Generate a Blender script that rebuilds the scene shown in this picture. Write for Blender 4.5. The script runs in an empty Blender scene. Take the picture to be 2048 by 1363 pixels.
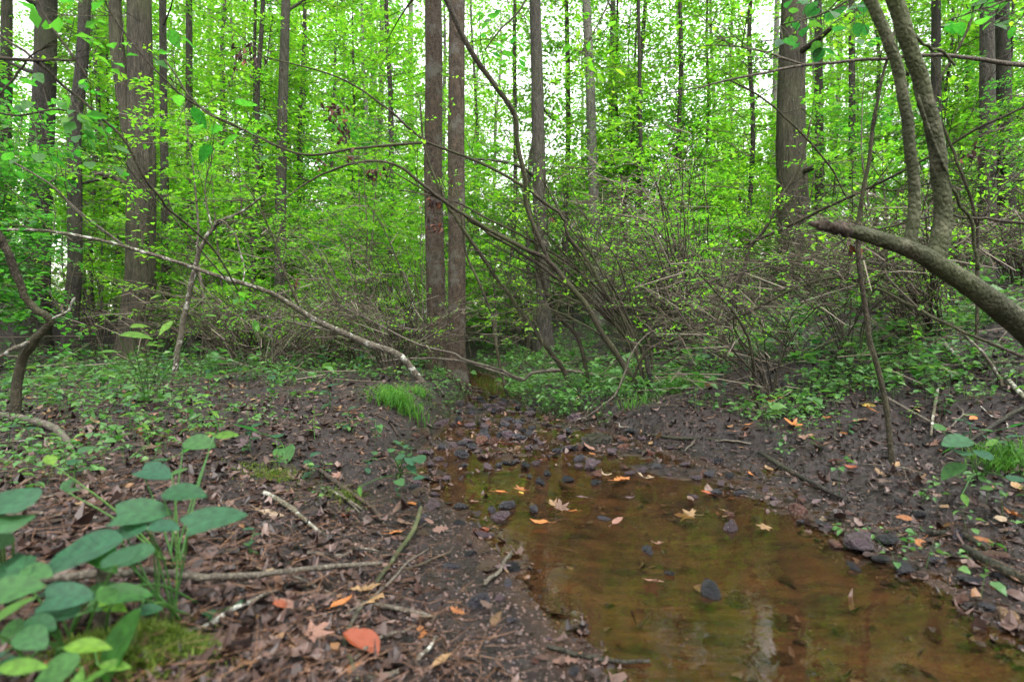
import bpy, math
import numpy as np
from mathutils import Vector, Euler

# ------------------------------------------------------------------ camera, world, sun, exposure
SC = bpy.context.scene
COL = SC.collection
CAM_H, FPX, HOR = 0.85, 1137.0, 660.0          # eye height, focal length in photo pixels, horizon row
cam = bpy.data.cameras.new('camera'); camo = bpy.data.objects.new('camera', cam); COL.objects.link(camo)
camo.location = (0, 0, CAM_H); camo.rotation_euler = (math.radians(90), 0, 0)
cam.sensor_width = 36.0; cam.lens = 36.0 * FPX / 2048.0
cam.shift_y = (HOR - 681.5) / 2048.0
cam.clip_start = 0.05; cam.clip_end = 600
cam.dof.use_dof = True; cam.dof.focus_distance = 6.0; cam.dof.aperture_fstop = 2.6
SC.camera = camo

SUN_EL, SUN_AZ = math.radians(64), math.radians(150)   # soft veiled light from high behind the camera
world = bpy.data.worlds.new('World'); SC.world = world; world.use_nodes = True
wn = world.node_tree; wn.nodes.clear()
w_out = wn.nodes.new('ShaderNodeOutputWorld'); w_bg = wn.nodes.new('ShaderNodeBackground')
w_sky = wn.nodes.new('ShaderNodeTexSky'); w_sky.sky_type = 'NISHITA'; w_sky.sun_disc = False
w_sky.sun_elevation = SUN_EL; w_sky.sun_rotation = SUN_AZ
w_sky.air_density = 3.0; w_sky.dust_density = 1.5; w_sky.ozone_density = 1.0
w_hs = wn.nodes.new('ShaderNodeHueSaturation'); w_hs.inputs['Saturation'].default_value = 0.15
w_bg.inputs['Strength'].default_value = 0.15
wn.links.new(w_sky.outputs[0], w_hs.inputs['Color']); wn.links.new(w_hs.outputs[0], w_bg.inputs['Color'])
wn.links.new(w_bg.outputs[0], w_out.inputs['Surface'])

sun = bpy.data.lights.new('sun', 'SUN'); suno = bpy.data.objects.new('sun', sun); COL.objects.link(suno)
sun.energy = 1.5; sun.angle = math.radians(25); sun.color = (1.0, 0.96, 0.9)
_sd = Vector((math.sin(SUN_AZ) * math.cos(SUN_EL), math.cos(SUN_AZ) * math.cos(SUN_EL), math.sin(SUN_EL)))
suno.rotation_euler = _sd.to_track_quat('Z', 'Y').to_euler()
suno.location = (0, 0, 30)

SC.view_settings.view_transform = 'Standard'; SC.view_settings.look = 'None'
SC.view_settings.exposure = 2.1; SC.view_settings.gamma = 1.0
SC.view_settings.use_curve_mapping = False
SC.render.engine = 'CYCLES'
cy = SC.cycles
cy.max_bounces = 5; cy.diffuse_bounces = 3; cy.adaptive_threshold = 0.03; cy.glossy_bounces = 2; cy.transmission_bounces = 4; cy.transparent_max_bounces = 8
cy.caustics_reflective = False; cy.caustics_refractive = False
cy.use_denoising = True
cy.sample_clamp_indirect = 6.0

R = np.random.default_rng(20240917)

# ------------------------------------------------------------------ helpers: noise, terrain, pixels
def _hash(ix, iy, iz):
    n = (ix.astype(np.int64) * 374761393 + iy.astype(np.int64) * 668265263 + iz.astype(np.int64) * 2147483647) & 0xffffffff
    n = ((n ^ (n >> 13)) * 1274126177) & 0xffffffff
    n = ((n ^ (n >> 16)) * 2246822519) & 0xffffffff
    return ((n ^ (n >> 15)) & 0xffffff) / float(0xffffff)

def noise(p):                                   # value noise, p (N,3) -> 0..1
    p = np.asarray(p, float); i = np.floor(p).astype(np.int64); f = p - i; f = f * f * (3 - 2 * f)
    r = 0
    for dx in (0, 1):
        for dy in (0, 1):
            for dz in (0, 1):
                w = (f[:, 0] if dx else 1 - f[:, 0]) * (f[:, 1] if dy else 1 - f[:, 1]) * (f[:, 2] if dz else 1 - f[:, 2])
                r = r + w * _hash(i[:, 0] + dx, i[:, 1] + dy, i[:, 2] + dz)
    return r

def fbm(x, y, z=0.0, scale=1.0, octv=3):
    x = np.asarray(x, float).ravel(); y = np.asarray(y, float).ravel()
    p = np.stack([x * scale, y * scale, np.zeros_like(x) + z], 1); a = 0.5; s = 0; t = 0
    for _ in range(octv):
        s = s + a * noise(p); t += a; a *= 0.5; p = p * 2.03 + 17.3
    return s / t - 0.5

def sstep(a, b, x):
    t = np.clip((x - a) / (b - a), 0, 1); return t * t * (3 - 2 * t)

def W0(px, py):                                  # photo pixel on the water plane -> x, y
    Y = CAM_H * FPX / (py - HOR); return ((px - 1024) * Y / FPX, Y)

def P(px, py, Y):                                # photo pixel at depth Y -> point
    return np.array([(px - 1024) * Y / FPX, Y, CAM_H - (py - HOR) * Y / FPX])

def pix(x, y, z): return 1024 + FPX * x / y, HOR + FPX * (CAM_H - z) / y

SH_L = [(0.8, -3), (0.45, 0.3)] + [W0(*p) for p in [(1185, 1363), (1135, 1300), (1095, 1230), (1030, 1150), (965, 1085), (925, 1030), (870, 985), (838, 945), (835, 915), (868, 882), (895, 850), (925, 812), (942, 790), (938, 768)]] + [(-0.95, 10.5), (-2.0, 13), (-4.5, 16.5), (-9.5, 22), (-20, 30)]
SH_R = [(2.9, -3), (2.0, 0.5)] + [W0(*p) for p in [(2190, 1363), (2048, 1280), (1900, 1190), (1800, 1142), (1715, 1102), (1650, 1055), (1560, 1012), (1430, 940), (1320, 905), (1255, 878), (1160, 850), (1070, 825), (1012, 800), (1018, 782), (1003, 766)]] + [(-0.35, 10.5), (-1.2, 12.6), (-3.6, 15.8), (-8.8, 21), (-19.5, 29)]
POLY = np.array(SH_L + SH_R[::-1])

def _dist(x, y, pl):
    pl = np.array(pl); d = np.full(x.shape, 1e9)
    for a, b in zip(pl[:-1], pl[1:]):
        ab = b - a; t = np.clip(((x - a[0]) * ab[0] + (y - a[1]) * ab[1]) / (ab @ ab), 0, 1)
        d = np.minimum(d, (x - a[0] - t * ab[0]) ** 2 + (y - a[1] - t * ab[1]) ** 2)
    return np.sqrt(d)

def _inside(x, y):
    c = np.zeros(x.shape, bool); n = len(POLY)
    for i in range(n):
        x0, y0 = POLY[i]; x1, y1 = POLY[i - 1]
        m = (y0 > y) != (y1 > y)
        c ^= m & (x < (x1 - x0) * (y - y0) / (y1 - y0 + 1e-12) + x0)
    return c

def hgt(x, y):
    x = np.atleast_1d(np.asarray(x, float)); y = np.atleast_1d(np.asarray(y, float)); sh = x.shape
    x = x.ravel(); y = y.ravel()
    dl = _dist(x, y, SH_L); dr = _dist(x, y, SH_R); ins = _inside(x, y)
    d = np.minimum(dl, dr); left = dl < dr
    n1 = fbm(x, y, 1.5, 0.45, 3); n2 = fbm(x, y, 7.1, 2.6, 3); n3 = fbm(x, y, 3.3, 9.0, 2); n4 = (0.25 - np.abs(fbm(x, y, 4.4, 17.0, 3))) * (1 - sstep(5, 9, y))
    riff = sstep(2.6, 3.6, y) * (1 - sstep(6.3, 7.2, y))
    bed = -0.085 * (1 - np.exp(-d / 0.5)) * (1 - 0.72 * riff) + n2 * (0.025 + 0.06 * riff) * sstep(0, 0.3, d) + n3 * 0.012 + (n3 + n2) * 0.035 * (1 - sstep(0.05, 0.6, d))
    cut = sstep(2.3, 3.6, y)
    zl_near = 0.03 * np.minimum(d / 0.4, 1) + 0.21 * sstep(0.3, 1.25, d)
    zl_cut = 0.24 * sstep(0.0, 0.42, d) + 0.04 * sstep(0.4, 1.5, d)
    zl = zl_near * (1 - cut) + zl_cut * cut + 0.012 * np.maximum(d - 4, 0)
    flat = 1 - sstep(3.6, 4.6, y)
    zr_near = 0.004 * np.minimum(d / 0.5, 1) + 0.11 * sstep(0.5, 1.3, d)
    zr_far = 0.17 * sstep(0.0, 0.55, d)
    slope = 0.30 * np.maximum(d - 1.3, 0); slope = 9 * (1 - np.exp(-slope / 9))
    zr = zr_near * flat + zr_far * (1 - flat) + slope
    z = np.where(left, zl, zr) + n1 * 0.18 * sstep(0.3, 2.5, d) + n2 * 0.075 * sstep(0.0, 0.5, d) + n3 * 0.035 * sstep(0.0, 0.3, d) + (n4 - .12) * np.where(left, 0.10, 0.2) * sstep(0.02, 0.25, d)
    z = np.where(ins, bed, z)
    return z.reshape(sh)

def h1(x, y): return float(hgt(x, y)[0])

def G(px, py, ymax=40):                          # photo pixel -> first point of the ground along that ray
    Y = np.geomspace(0.7, ymax, 500); x = (px - 1024) * Y / FPX; zr = CAM_H - (py - HOR) * Y / FPX
    h = hgt(x, Y); k = np.nonzero(zr <= h)[0]
    k = k[0] if len(k) else len(Y) - 1
    return np.array([x[k], Y[k], h[k]])

# ------------------------------------------------------------------ helpers: meshes and objects
def mesh(name, V, T, mats, mi=None, smooth=False):
    V = np.asarray(V, np.float32); T = np.asarray(T, np.int32); me = bpy.data.meshes.new(name)
    me.vertices.add(len(V)); me.vertices.foreach_set('co', V.ravel())
    me.loops.add(T.size); me.loops.foreach_set('vertex_index', T.ravel())
    me.polygons.add(len(T)); me.polygons.foreach_set('loop_start', np.arange(0, T.size, 3, dtype=np.int32))
    me.polygons.foreach_set('loop_total', np.full(len(T), 3, np.int32))
    for m in (mats if isinstance(mats, (list, tuple)) else [mats]): me.materials.append(m)
    if mi is not None: me.polygons.foreach_set('material_index', np.asarray(mi, np.int32))
    me.polygons.foreach_set('use_smooth', np.full(len(T), bool(smooth)))
    me.update(calc_edges=True)
    return me

class MB:
    def __init__(s): s.V, s.T, s.M, s.n = [], [], [], 0
    def add(s, VT, m=0):
        V, T = VT
        if len(V) == 0: return s
        s.V.append(np.asarray(V, float)); s.T.append(np.asarray(T) + s.n); s.M.append(np.full(len(T), m)); s.n += len(V); return s
    def mesh(s, name, mats, origin=(0, 0, 0), smooth=False):
        return mesh(name, np.concatenate(s.V) - np.asarray(origin), np.concatenate(s.T), mats, np.concatenate(s.M), smooth)

def obj(name, me, parent=None, loc=(0, 0, 0), rot=(0, 0, 0), scale=(1, 1, 1), **props):
    o = bpy.data.objects.new(name, me); COL.objects.link(o)
    o.location = loc; o.rotation_euler = rot; o.scale = scale if hasattr(scale, '__len__') else (scale,) * 3
    if parent is not None: o.parent = parent
    for k, v in props.items():
        if v is not None: o[k] = v
    return o

def thing(name, loc, label, category, group=None, rz=0, scale=(1, 1, 1)):
    return obj(name, None, None, loc, (0, 0, rz), scale, label=label, category=category, group=group)

def norm(a): return a / (np.linalg.norm(a, axis=-1, keepdims=True) + 1e-9)

def catmull(p, n):
    p = np.asarray(p, float)
    if len(p) == 2: p = np.array([p[0], (p[0] + p[1]) / 2, p[1]])
    q = np.vstack([2 * p[0] - p[1], p, 2 * p[-1] - p[-2]]); seg = len(p) - 1
    t = np.linspace(0, seg - 1e-6, n); i = t.astype(int); f = (t - i)[:, None]
    a, b, c, d = q[i], q[i + 1], q[i + 2], q[i + 3]
    return 0.5 * (2 * b + (c - a) * f + (2 * a - 5 * b + 4 * c - d) * f ** 2 + (3 * b - a - 3 * c + d) * f ** 3)

def tube(pts, rad, sides=7, n=None, wob=0.0, lump=0.0, fn=None, cap=True):
    pts = np.asarray(pts, float); n = n or max(4, 4 * (len(pts) - 1) + 1)
    c = catmull(pts, n); r = np.interp(np.linspace(0, 1, n), np.linspace(0, 1, len(np.atleast_1d(rad))), np.atleast_1d(rad))
    if wob: 
        k = np.stack([np.arange(n) * 0.55, np.full(n, R.uniform(0, 99)), np.zeros(n)], 1)
        for ax in range(3):
            k[:, 2] = ax * 7.7; c[:, ax] += (noise(k) - 0.5) * 2 * wob * np.sin(np.linspace(0.15, 3.0, n))
    t = norm(np.gradient(c, axis=0)); u = np.zeros_like(c)
    ref = np.array([1.0, 0, 0]) if abs(t[0][0]) < 0.8 else np.array([0, 1.0, 0])
    cur = ref - t[0] * (ref @ t[0]); cur /= np.linalg.norm(cur)
    for i in range(n):
        cur = cur - t[i] * (cur @ t[i]); cur /= np.linalg.norm(cur) + 1e-9; u[i] = cur
    v = np.cross(t, u); a = np.linspace(0, 2 * math.pi, sides, endpoint=False)
    ca, sa = np.cos(a), np.sin(a); rr = np.repeat(r[:, None], sides, 1)
    if lump:
        q = np.stack([np.repeat(np.arange(n) * 0.6, sides), np.tile(ca * 1.5, n) + R.uniform(0, 50), np.tile(sa * 1.5, n)], 1)
        rr = rr * (1 + lump * 2 * (noise(q) - 0.5).reshape(n, sides))
    if fn is not None: rr = fn(rr, c, a)
    V = c[:, None, :] + rr[..., None] * (ca[None, :, None] * u[:, None, :] + sa[None, :, None] * v[:, None, :])
    V = V.reshape(-1, 3); i = np.arange(n - 1)[:, None] * sides; j = np.arange(sides)[None, :]; k = (j + 1) % sides
    A, B, C, D = (i + j).ravel(), (i + k).ravel(), (i + sides + k).ravel(), (i + sides + j).ravel()
    T = np.concatenate([np.stack([A, B, C], 1), np.stack([A, C, D], 1)])
    if cap:
        m = len(V); V = np.vstack([V, c[0], c[-1]]); e = (n - 1) * sides; j = np.arange(sides); k = (j + 1) % sides
        T = np.concatenate([T, np.stack([np.full(sides, m), k, j], 1), np.stack([np.full(sides, m + 1), e + j, e + k], 1)])
    return V, T

def leafs(C, A, N, L, Wd, fold=0.12, fine=False):
    """many leaves at once: base points C, axes A, normals N, lengths L, half widths Wd"""
    C, A, N = np.asarray(C), norm(np.asarray(A)), np.asarray(N); n = len(C)
    if n == 0: return np.zeros((0, 3)), np.zeros((0, 3), int)
    S = norm(np.cross(N, A)); N = np.cross(A, S); L = np.broadcast_to(L, n)[:, None]; Wd = np.broadcast_to(Wd, n)[:, None]
    if not fine:
        b = C; t = C + A * L - N * L * 0.08; m = C + A * L * 0.42
        V = np.stack([b, m + S * Wd + N * Wd * fold * 3, t, m - S * Wd + N * Wd * fold * 3], 1).reshape(-1, 3)
        k = np.arange(n)[:, None] * 4
        return V, np.concatenate([k + np.array([[0, 3, 2]]), k + np.array([[0, 2, 1]])])
    b = C; t = C + A * L - N * L * 0.18; q1 = C + A * L * 0.25; q2 = C + A * L * 0.62 - N * L * 0.03
    u = N * Wd * fold * 3
    V = np.stack([b, q1 + S * Wd * .85 + u, q2 + S * Wd * .8 + u, t, q2 - S * Wd * .8 + u, q1 - S * Wd * .85 + u, q2], 1).reshape(-1, 3)
    k = np.arange(n)[:, None] * 7
    return V, np.concatenate([k + np.array([x]) for x in ([0, 6, 1], [1, 6, 2], [2, 6, 3], [3, 6, 4], [4, 6, 5], [5, 6, 0])])

def sprays(C, D, L, per, leaf, rng, flat=0.45, droop=0.12, width=0.42, jit=0.5):
    """leafy sprays: start C, direction D, length L, `per` leaves each; returns leaf mesh arrays and twig end points"""
    C = np.asarray(C, float); D = norm(np.asarray(D, float)); S = len(C); L = np.broadcast_to(L, S).astype(float)
    up = np.zeros((S, 3)); up[:, 2] = 1; side = norm(np.cross(D, up) + 1e-6)
    n = S * per; idx = np.repeat(np.arange(S), per)
    u = rng.uniform(0.08, 1.0, n); v = rng.uniform(-1, 1, n) * width * (1.05 - u * 0.75)
    c = C[idx] + D[idx] * (u * L[idx])[:, None] + side[idx] * (v * L[idx])[:, None]
    c[:, 2] += -droop * (u ** 2 + v ** 2) * L[idx] + rng.normal(0, 0.05, n) * L[idx]
    a = D[idx] * 0.7 + side[idx] * np.sign(v)[:, None] * 0.8 + rng.normal(0, 0.35, (n, 3)); a[:, 2] -= 0.15
    nn = np.zeros((n, 3)); nn[:, 2] = 1; nn += rng.normal(0, flat, (n, 3))
    l = leaf * rng.uniform(0.65, 1.35, n)
    E = C + D * L[:, None]; E[:, 2] -= droop * L
    return leafs(c, a, nn, l, l * rng.uniform(0.26, 0.36, n)), E

def sticks(A, B, r):                              # many thin three-sided twigs
    A, B = np.asarray(A, float), np.asarray(B, float); n = len(A); t = norm(B - A)
    ref = np.where(np.abs(t[:, 2:3]) > 0.8, np.array([[1.0, 0, 0]]), np.array([[0, 0, 1.0]]))
    u = norm(np.cross(t, ref)); v = np.cross(t, u); r = np.broadcast_to(r, n)[:, None]; V = []
    for k in range(3):
        a = 2.0944 * k; o = u * math.cos(a) + v * math.sin(a); V += [A + o * r, B + o * r * 0.5]
    V = np.stack(V, 1).reshape(-1, 3); q = np.arange(n)[:, None] * 6
    return V, np.concatenate([q + np.array([f]) for f in ([0, 2, 3], [0, 3, 1], [2, 4, 5], [2, 5, 3], [4, 0, 1], [4, 1, 5])])

# ------------------------------------------------------------------ materials
def newmat(name):
    m = bpy.data.materials.new(name); m.use_nodes = True; nt = m.node_tree; nt.nodes.clear()
    return m, nt, (lambda t, **k: _node(nt, t, k)), nt.links.new
def _node(nt, t, k):
    n = nt.nodes.new('ShaderNode' + t)
    for a, b in k.items():
        if a in n.bl_rna.properties: setattr(n, a, b)
        else: n.inputs[a.replace('_', ' ')].default_value = b
    return n
def ramp(N, stops):
    r = N('ValToRGB'); e = r.color_ramp.elements
    while len(e) < len(stops): e.new(0.5)
    for i, (p, c) in enumerate(stops): e[i].position = p; e[i].color = (*c, 1)
    return r

def leaf_mat(name, cols, tcols, mix=0.5, rough=0.45, jitter=0.35, vein=False):
    m, nt, N, Lk = newmat(name)
    g = N('NewGeometry'); oi = N('ObjectInfo')
    ma = N('Math', operation='MULTIPLY_ADD'); ma.inputs[1].default_value = jitter
    mb = N('Math', operation='MULTIPLY'); mb.inputs[1].default_value = 1 - jitter
    Lk(oi.outputs['Random'], ma.inputs[0]); Lk(g.outputs['Random Per Island'], mb.inputs[0]); Lk(mb.outputs[0], ma.inputs[2])
    r1 = ramp(N, cols); r2 = ramp(N, tcols); Lk(ma.outputs[0], r1.inputs[0]); Lk(ma.outputs[0], r2.inputs[0])
    b = N('BsdfPrincipled'); b.inputs['Roughness'].default_value = rough; b.inputs['Specular IOR Level'].default_value = 0.35
    t = N('BsdfTranslucent'); mx = N('MixShader'); mx.inputs[0].default_value = mix; o = N('OutputMaterial')
    c1, c2 = r1.outputs[0], r2.outputs[0]
    if vein:                                              # midrib, side veins, blotches
        tc = N('TexCoord'); sp = N('SeparateXYZ'); Lk(tc.outputs['Object'], sp.inputs[0]); ab = N('Math', operation='ABSOLUTE'); Lk(sp.outputs[1], ab.inputs[0])
        dg = N('Math', operation='MULTIPLY_ADD'); dg.inputs[1].default_value = -.75; Lk(ab.outputs[0], dg.inputs[0]); Lk(sp.outputs[0], dg.inputs[2])
        fq = N('Math', operation='MULTIPLY'); fq.inputs[1].default_value = 9.0; Lk(dg.outputs[0], fq.inputs[0]); fr_ = N('Math', operation='PINGPONG'); fr_.inputs[1].default_value = .5; Lk(fq.outputs[0], fr_.inputs[0])
        sd = N('MapRange'); sd.inputs[1].default_value = .0; sd.inputs[2].default_value = .09; sd.inputs[3].default_value = 1; sd.inputs[4].default_value = 0; Lk(fr_.outputs[0], sd.inputs[0])
        md = N('MapRange'); md.inputs[1].default_value = .006; md.inputs[2].default_value = .018; md.inputs[3].default_value = 1.6; md.inputs[4].default_value = 0; Lk(ab.outputs[0], md.inputs[0])
        mxv = N('Math', operation='MAXIMUM'); Lk(sd.outputs[0], mxv.inputs[0]); Lk(md.outputs[0], mxv.inputs[1])
        nz = N('TexNoise', Scale=6.0, Detail=4.0); Lk(tc.outputs['Object'], nz.inputs['Vector']); bl = N('MapRange'); bl.inputs[1].default_value = .3; bl.inputs[2].default_value = .7; bl.inputs[3].default_value = .6; bl.inputs[4].default_value = 1.3; Lk(nz.outputs[0], bl.inputs[0])
        sm = N('Math', operation='MULTIPLY_ADD'); sm.inputs[1].default_value = .4; Lk(mxv.outputs[0], sm.inputs[0]); Lk(bl.outputs[0], sm.inputs[2])
        v1 = N('VectorMath', operation='SCALE'); v2 = N('VectorMath', operation='SCALE'); Lk(c1, v1.inputs[0]); Lk(c2, v2.inputs[0]); Lk(sm.outputs[0], v1.inputs['Scale']); Lk(bl.outputs[0], v2.inputs['Scale']); c1, c2 = v1.outputs[0], v2.outputs[0]
        bp = N('Bump', Strength=.5, Distance=.004, invert=True); Lk(mxv.outputs[0], bp.inputs['Height']); Lk(bp.outputs[0], b.inputs['Normal'])
    Lk(c1, b.inputs['Base Color']); Lk(c2, t.inputs['Color'])
    Lk(b.outputs[0], mx.inputs[1]); Lk(t.outputs[0], mx.inputs[2]); Lk(mx.outputs[0], o.inputs[0]); return m

def bark_mat(name, dark, light, sc=9.0, stretch=0.18, bump=0.6, moss=0.0, patch=None, rough=0.85, island=False):
    m, nt, N, Lk = newmat(name); tc = N('TexCoord'); mp = N('Mapping'); mp.inputs['Scale'].default_value = (1, 1, stretch)
    Lk(tc.outputs['Object'], mp.inputs[0])
    n1 = N('TexNoise', Scale=sc, Detail=6.0, Roughness=0.65); Lk(mp.outputs[0], n1.inputs['Vector'])
    vo = N('TexVoronoi', Scale=sc * 2.2); vo.feature = 'DISTANCE_TO_EDGE'; Lk(mp.outputs[0], vo.inputs['Vector'])
    n2 = N('TexNoise', Scale=1.3, Detail=4.0); Lk(tc.outputs['Object'], n2.inputs['Vector'])
    rp = ramp(N, [(0.30, dark), (0.72, light)]); Lk(n1.outputs[0], rp.inputs[0]); col = rp.outputs[0]
    fi = ramp(N, [(0.0, (.35, .33, .3)), (0.22, (1, 1, 1))]); Lk(vo.outputs[0], fi.inputs[0]); fm = N('Mix', data_type='RGBA', blend_type='MULTIPLY'); fm.inputs[0].default_value = .8; Lk(col, fm.inputs[6]); Lk(fi.outputs[0], fm.inputs[7]); col = fm.outputs[2]
    if patch:
        pr = ramp(N, [(0.52, (0, 0, 0)), (0.62, (1, 1, 1))]); n3 = N('TexNoise', Scale=patch[1], Detail=5.0, Roughness=0.7); Lk(tc.outputs['Object'], n3.inputs['Vector']); Lk(n3.outputs[0], pr.inputs[0])
        mx = N('Mix', data_type='RGBA'); Lk(pr.outputs[0], mx.inputs[0]); Lk(col, mx.inputs[6]); mx.inputs[7].default_value = (*patch[0], 1); col = mx.outputs[2]
    if moss:
        pr = ramp(N, [(0.5 - moss * 0.2, (0, 0, 0)), (0.72, (1, 1, 1))]); Lk(n2.outputs[0], pr.inputs[0]); sc_ = N('Math', operation='MULTIPLY'); sc_.inputs[1].default_value = min(1, moss)
        Lk(pr.outputs[0], sc_.inputs[0]); mx = N('Mix', data_type='RGBA'); Lk(sc_.outputs[0], mx.inputs[0]); Lk(col, mx.inputs[6]); mx.inputs[7].default_value = (0.075, 0.095, 0.03, 1); col = mx.outputs[2]
    b = N('BsdfPrincipled', Roughness=rough); b.inputs['Specular IOR Level'].default_value = 0.25; o = N('OutputMaterial')
    ad = N('Math', operation='MULTIPLY_ADD'); ad.inputs[1].default_value = 0.6; Lk(vo.outputs[0], ad.inputs[0]); Lk(n1.outputs[0], ad.inputs[2])
    bm = N('Bump', Strength=bump, Distance=0.035); Lk(ad.outputs[0], bm.inputs['Height']); Lk(bm.outputs[0], b.inputs['Normal'])
    Lk(col, b.inputs['Base Color']); Lk(b.outputs[0], o.inputs[0]); return m

def objcol_mat(name, rough, var=0.35, nscale=14.0, bump=0.25, trans=0.0, dist=0.01):      # colour from the object itself, mottled
    m, nt, N, Lk = newmat(name); oi = N('ObjectInfo'); tc = N('TexCoord')
    n1 = N('TexNoise', Scale=nscale, Detail=5.0, Roughness=0.6); Lk(tc.outputs['Object'], n1.inputs['Vector'])
    mr = N('MapRange'); mr.inputs[1].default_value = 0.25; mr.inputs[2].default_value = 0.75; mr.inputs[3].default_value = 1 - var; mr.inputs[4].default_value = 1 + var; Lk(n1.outputs[0], mr.inputs[0])
    vm = N('VectorMath', operation='SCALE'); Lk(oi.outputs['Color'], vm.inputs[0]); Lk(mr.outputs[0], vm.inputs['Scale'])
    b = N('BsdfPrincipled', Roughness=rough); o = N('OutputMaterial'); Lk(vm.outputs[0], b.inputs['Base Color'])
    bm = N('Bump', Strength=bump, Distance=dist); Lk(n1.outputs[0], bm.inputs['Height']); Lk(bm.outputs[0], b.inputs['Normal'])
    if trans:
        t = N('BsdfTranslucent'); Lk(vm.outputs[0], t.inputs[0]); mx = N('MixShader'); mx.inputs[0].default_value = trans
        Lk(b.outputs[0], mx.inputs[1]); Lk(t.outputs[0], mx.inputs[2]); Lk(mx.outputs[0], o.inputs[0])
    else: Lk(b.outputs[0], o.inputs[0])
    return m

def isl_mat(name, stops, rough=0.6, trans=0.0, spec=0.2):          # colour picked per separate piece
    m, nt, N, Lk = newmat(name); g = N('NewGeometry'); r = ramp(N, stops); Lk(g.outputs['Random Per Island'], r.inputs[0])
    b = N('BsdfPrincipled', Roughness=rough); b.inputs['Specular IOR Level'].default_value = spec; o = N('OutputMaterial'); Lk(r.outputs[0], b.inputs['Base Color'])
    if trans:
        t = N('BsdfTranslucent'); Lk(r.outputs[0], t.inputs[0]); mx = N('MixShader'); mx.inputs[0].default_value = trans
        Lk(b.outputs[0], mx.inputs[1]); Lk(t.outputs[0], mx.inputs[2]); Lk(mx.outputs[0], o.inputs[0])
    else: Lk(b.outputs[0], o.inputs[0])
    return m

M = {}
M['canopy'] = leaf_mat('canopy_leaf', [(0, (0.045, 0.12, 0.014)), (0.5, (0.08, 0.19, 0.02)), (1, (0.14, 0.25, 0.025))], [(0, (0.085, 0.35, 0.015)), (0.5, (0.17, 0.48, 0.02)), (1, (0.32, 0.57, 0.03))], 0.55, .6)
M['under'] = leaf_mat('understory_leaf', [(0, (0.04, 0.12, 0.015)), (0.5, (0.08, 0.2, 0.02)), (1, (0.14, 0.26, 0.025))], [(0, (0.095, 0.41, 0.015)), (0.5, (0.2, 0.57, 0.02)), (1, (0.37, 0.67, 0.03))], 0.55, .6)
M['dark'] = leaf_mat('shade_leaf', [(0, (0.02, 0.075, 0.015)), (0.5, (0.035, 0.12, 0.02)), (1, (0.06, 0.15, 0.02))], [(0, (0.035, 0.24, 0.02)), (0.5, (0.08, 0.36, 0.03)), (1, (0.16, 0.45, 0.03))], 0.5, .65)
M['cover'] = leaf_mat('ground_leaf', [(0, (0.03, 0.085, 0.022)), (0.5, (0.05, 0.13, 0.033)), (1, (0.09, 0.18, 0.03))], [(0, (0.06, 0.22, 0.03)), (0.5, (0.10, 0.30, 0.04)), (1, (0.22, 0.36, 0.04))], 0.35, .5)
M['big'] = leaf_mat('broad_leaf', [(0, (0.009, 0.05, 0.014)), (0.5, (0.012, 0.055, 0.028)), (1, (0.028, 0.085, 0.014))], [(0, (0.03, 0.2, 0.03)), (0.5, (0.05, 0.27, 0.04)), (1, (0.12, 0.34, 0.03))], 0.32, 0.68, 1.0, True)
M['dark_broad'] = leaf_mat('deep_green_leaf', [(0, (0.015, 0.07, 0.012)), (1, (0.04, 0.12, 0.018))], [(0, (0.03, 0.24, 0.02)), (1, (0.12, 0.42, 0.03))], 0.5, .6, 1.0, True)
M['bright_broad'] = leaf_mat('bright_leaf', [(0, (0.04, 0.12, 0.012)), (1, (0.10, 0.2, 0.02))], [(0, (0.10, 0.40, 0.02)), (1, (0.34, 0.6, 0.03))], 0.5, .6, 1.0, True)
M['grass'] = leaf_mat('grass_blade', [(0, (0.03, 0.10, 0.015)), (0.5, (0.05, 0.17, 0.02)), (1, (0.12, 0.2, 0.03))], [(0, (0.06, 0.25, 0.02)), (1, (0.2, 0.38, 0.04))], 0.4)
M['moss'] = leaf_mat('moss_frond', [(0, (0.025, 0.05, 0.006)), (1, (0.09, 0.13, 0.012))], [(0, (0.06, 0.14, 0.01)), (1, (0.2, 0.28, 0.02))], 0.3, .7)
M['bark_big'] = bark_mat('furrowed_bark', (0.0068, 0.00594, 0.00416), (0.0816, 0.06996, 0.04992), 22, 0.14, 1.0, 0.25)
M['bark_red'] = bark_mat('red_brown_bark', (0.0102, 0.00726, 0.0048), (0.0782, 0.05478, 0.0352), 24, 0.45, 0.8, 0.1, ((0.0578, 0.0528, 0.04352), 3.4))
M['bark_grey'] = bark_mat('grey_bark', (0.01224, 0.01109, 0.009088), (0.0918, 0.08316, 0.06848), 24, 0.25, 0.9, 0.15)
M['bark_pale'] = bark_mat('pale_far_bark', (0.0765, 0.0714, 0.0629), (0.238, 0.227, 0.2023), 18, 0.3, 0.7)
M['bark_dark'] = bark_mat('dark_bark', (0.00748, 0.00693, 0.00544), (0.0476, 0.0429, 0.03392), 24, 0.2, 1.0, 0.2)
M['stem'] = bark_mat('shrub_stem_bark', (0.0135, 0.0111, 0.00684), (0.06375, 0.0525, 0.03456), 30, 0.5, 0.6, 0.35)
M['stem_grey'] = bark_mat('grey_twig_bark', (0.044, 0.0376, 0.0288), (0.148, 0.1296, 0.1024), 30, 0.6, 0.5, 0.0)
M['lichen'] = bark_mat('lichen_bark', (0.04, 0.034, 0.025), (0.15, 0.13, 0.10), 30, 0.6, 0.6, 0.3, ((0.34, 0.34, 0.30), 12.0))
M['smooth'] = bark_mat('smooth_mottled_bark', (0.0062, 0.00492, 0.003136), (0.0248, 0.0198, 0.01344), 26, 0.7, 0.7, 0.6, ((0.0558, 0.0498, 0.03696), 11.0), 0.8)
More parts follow.
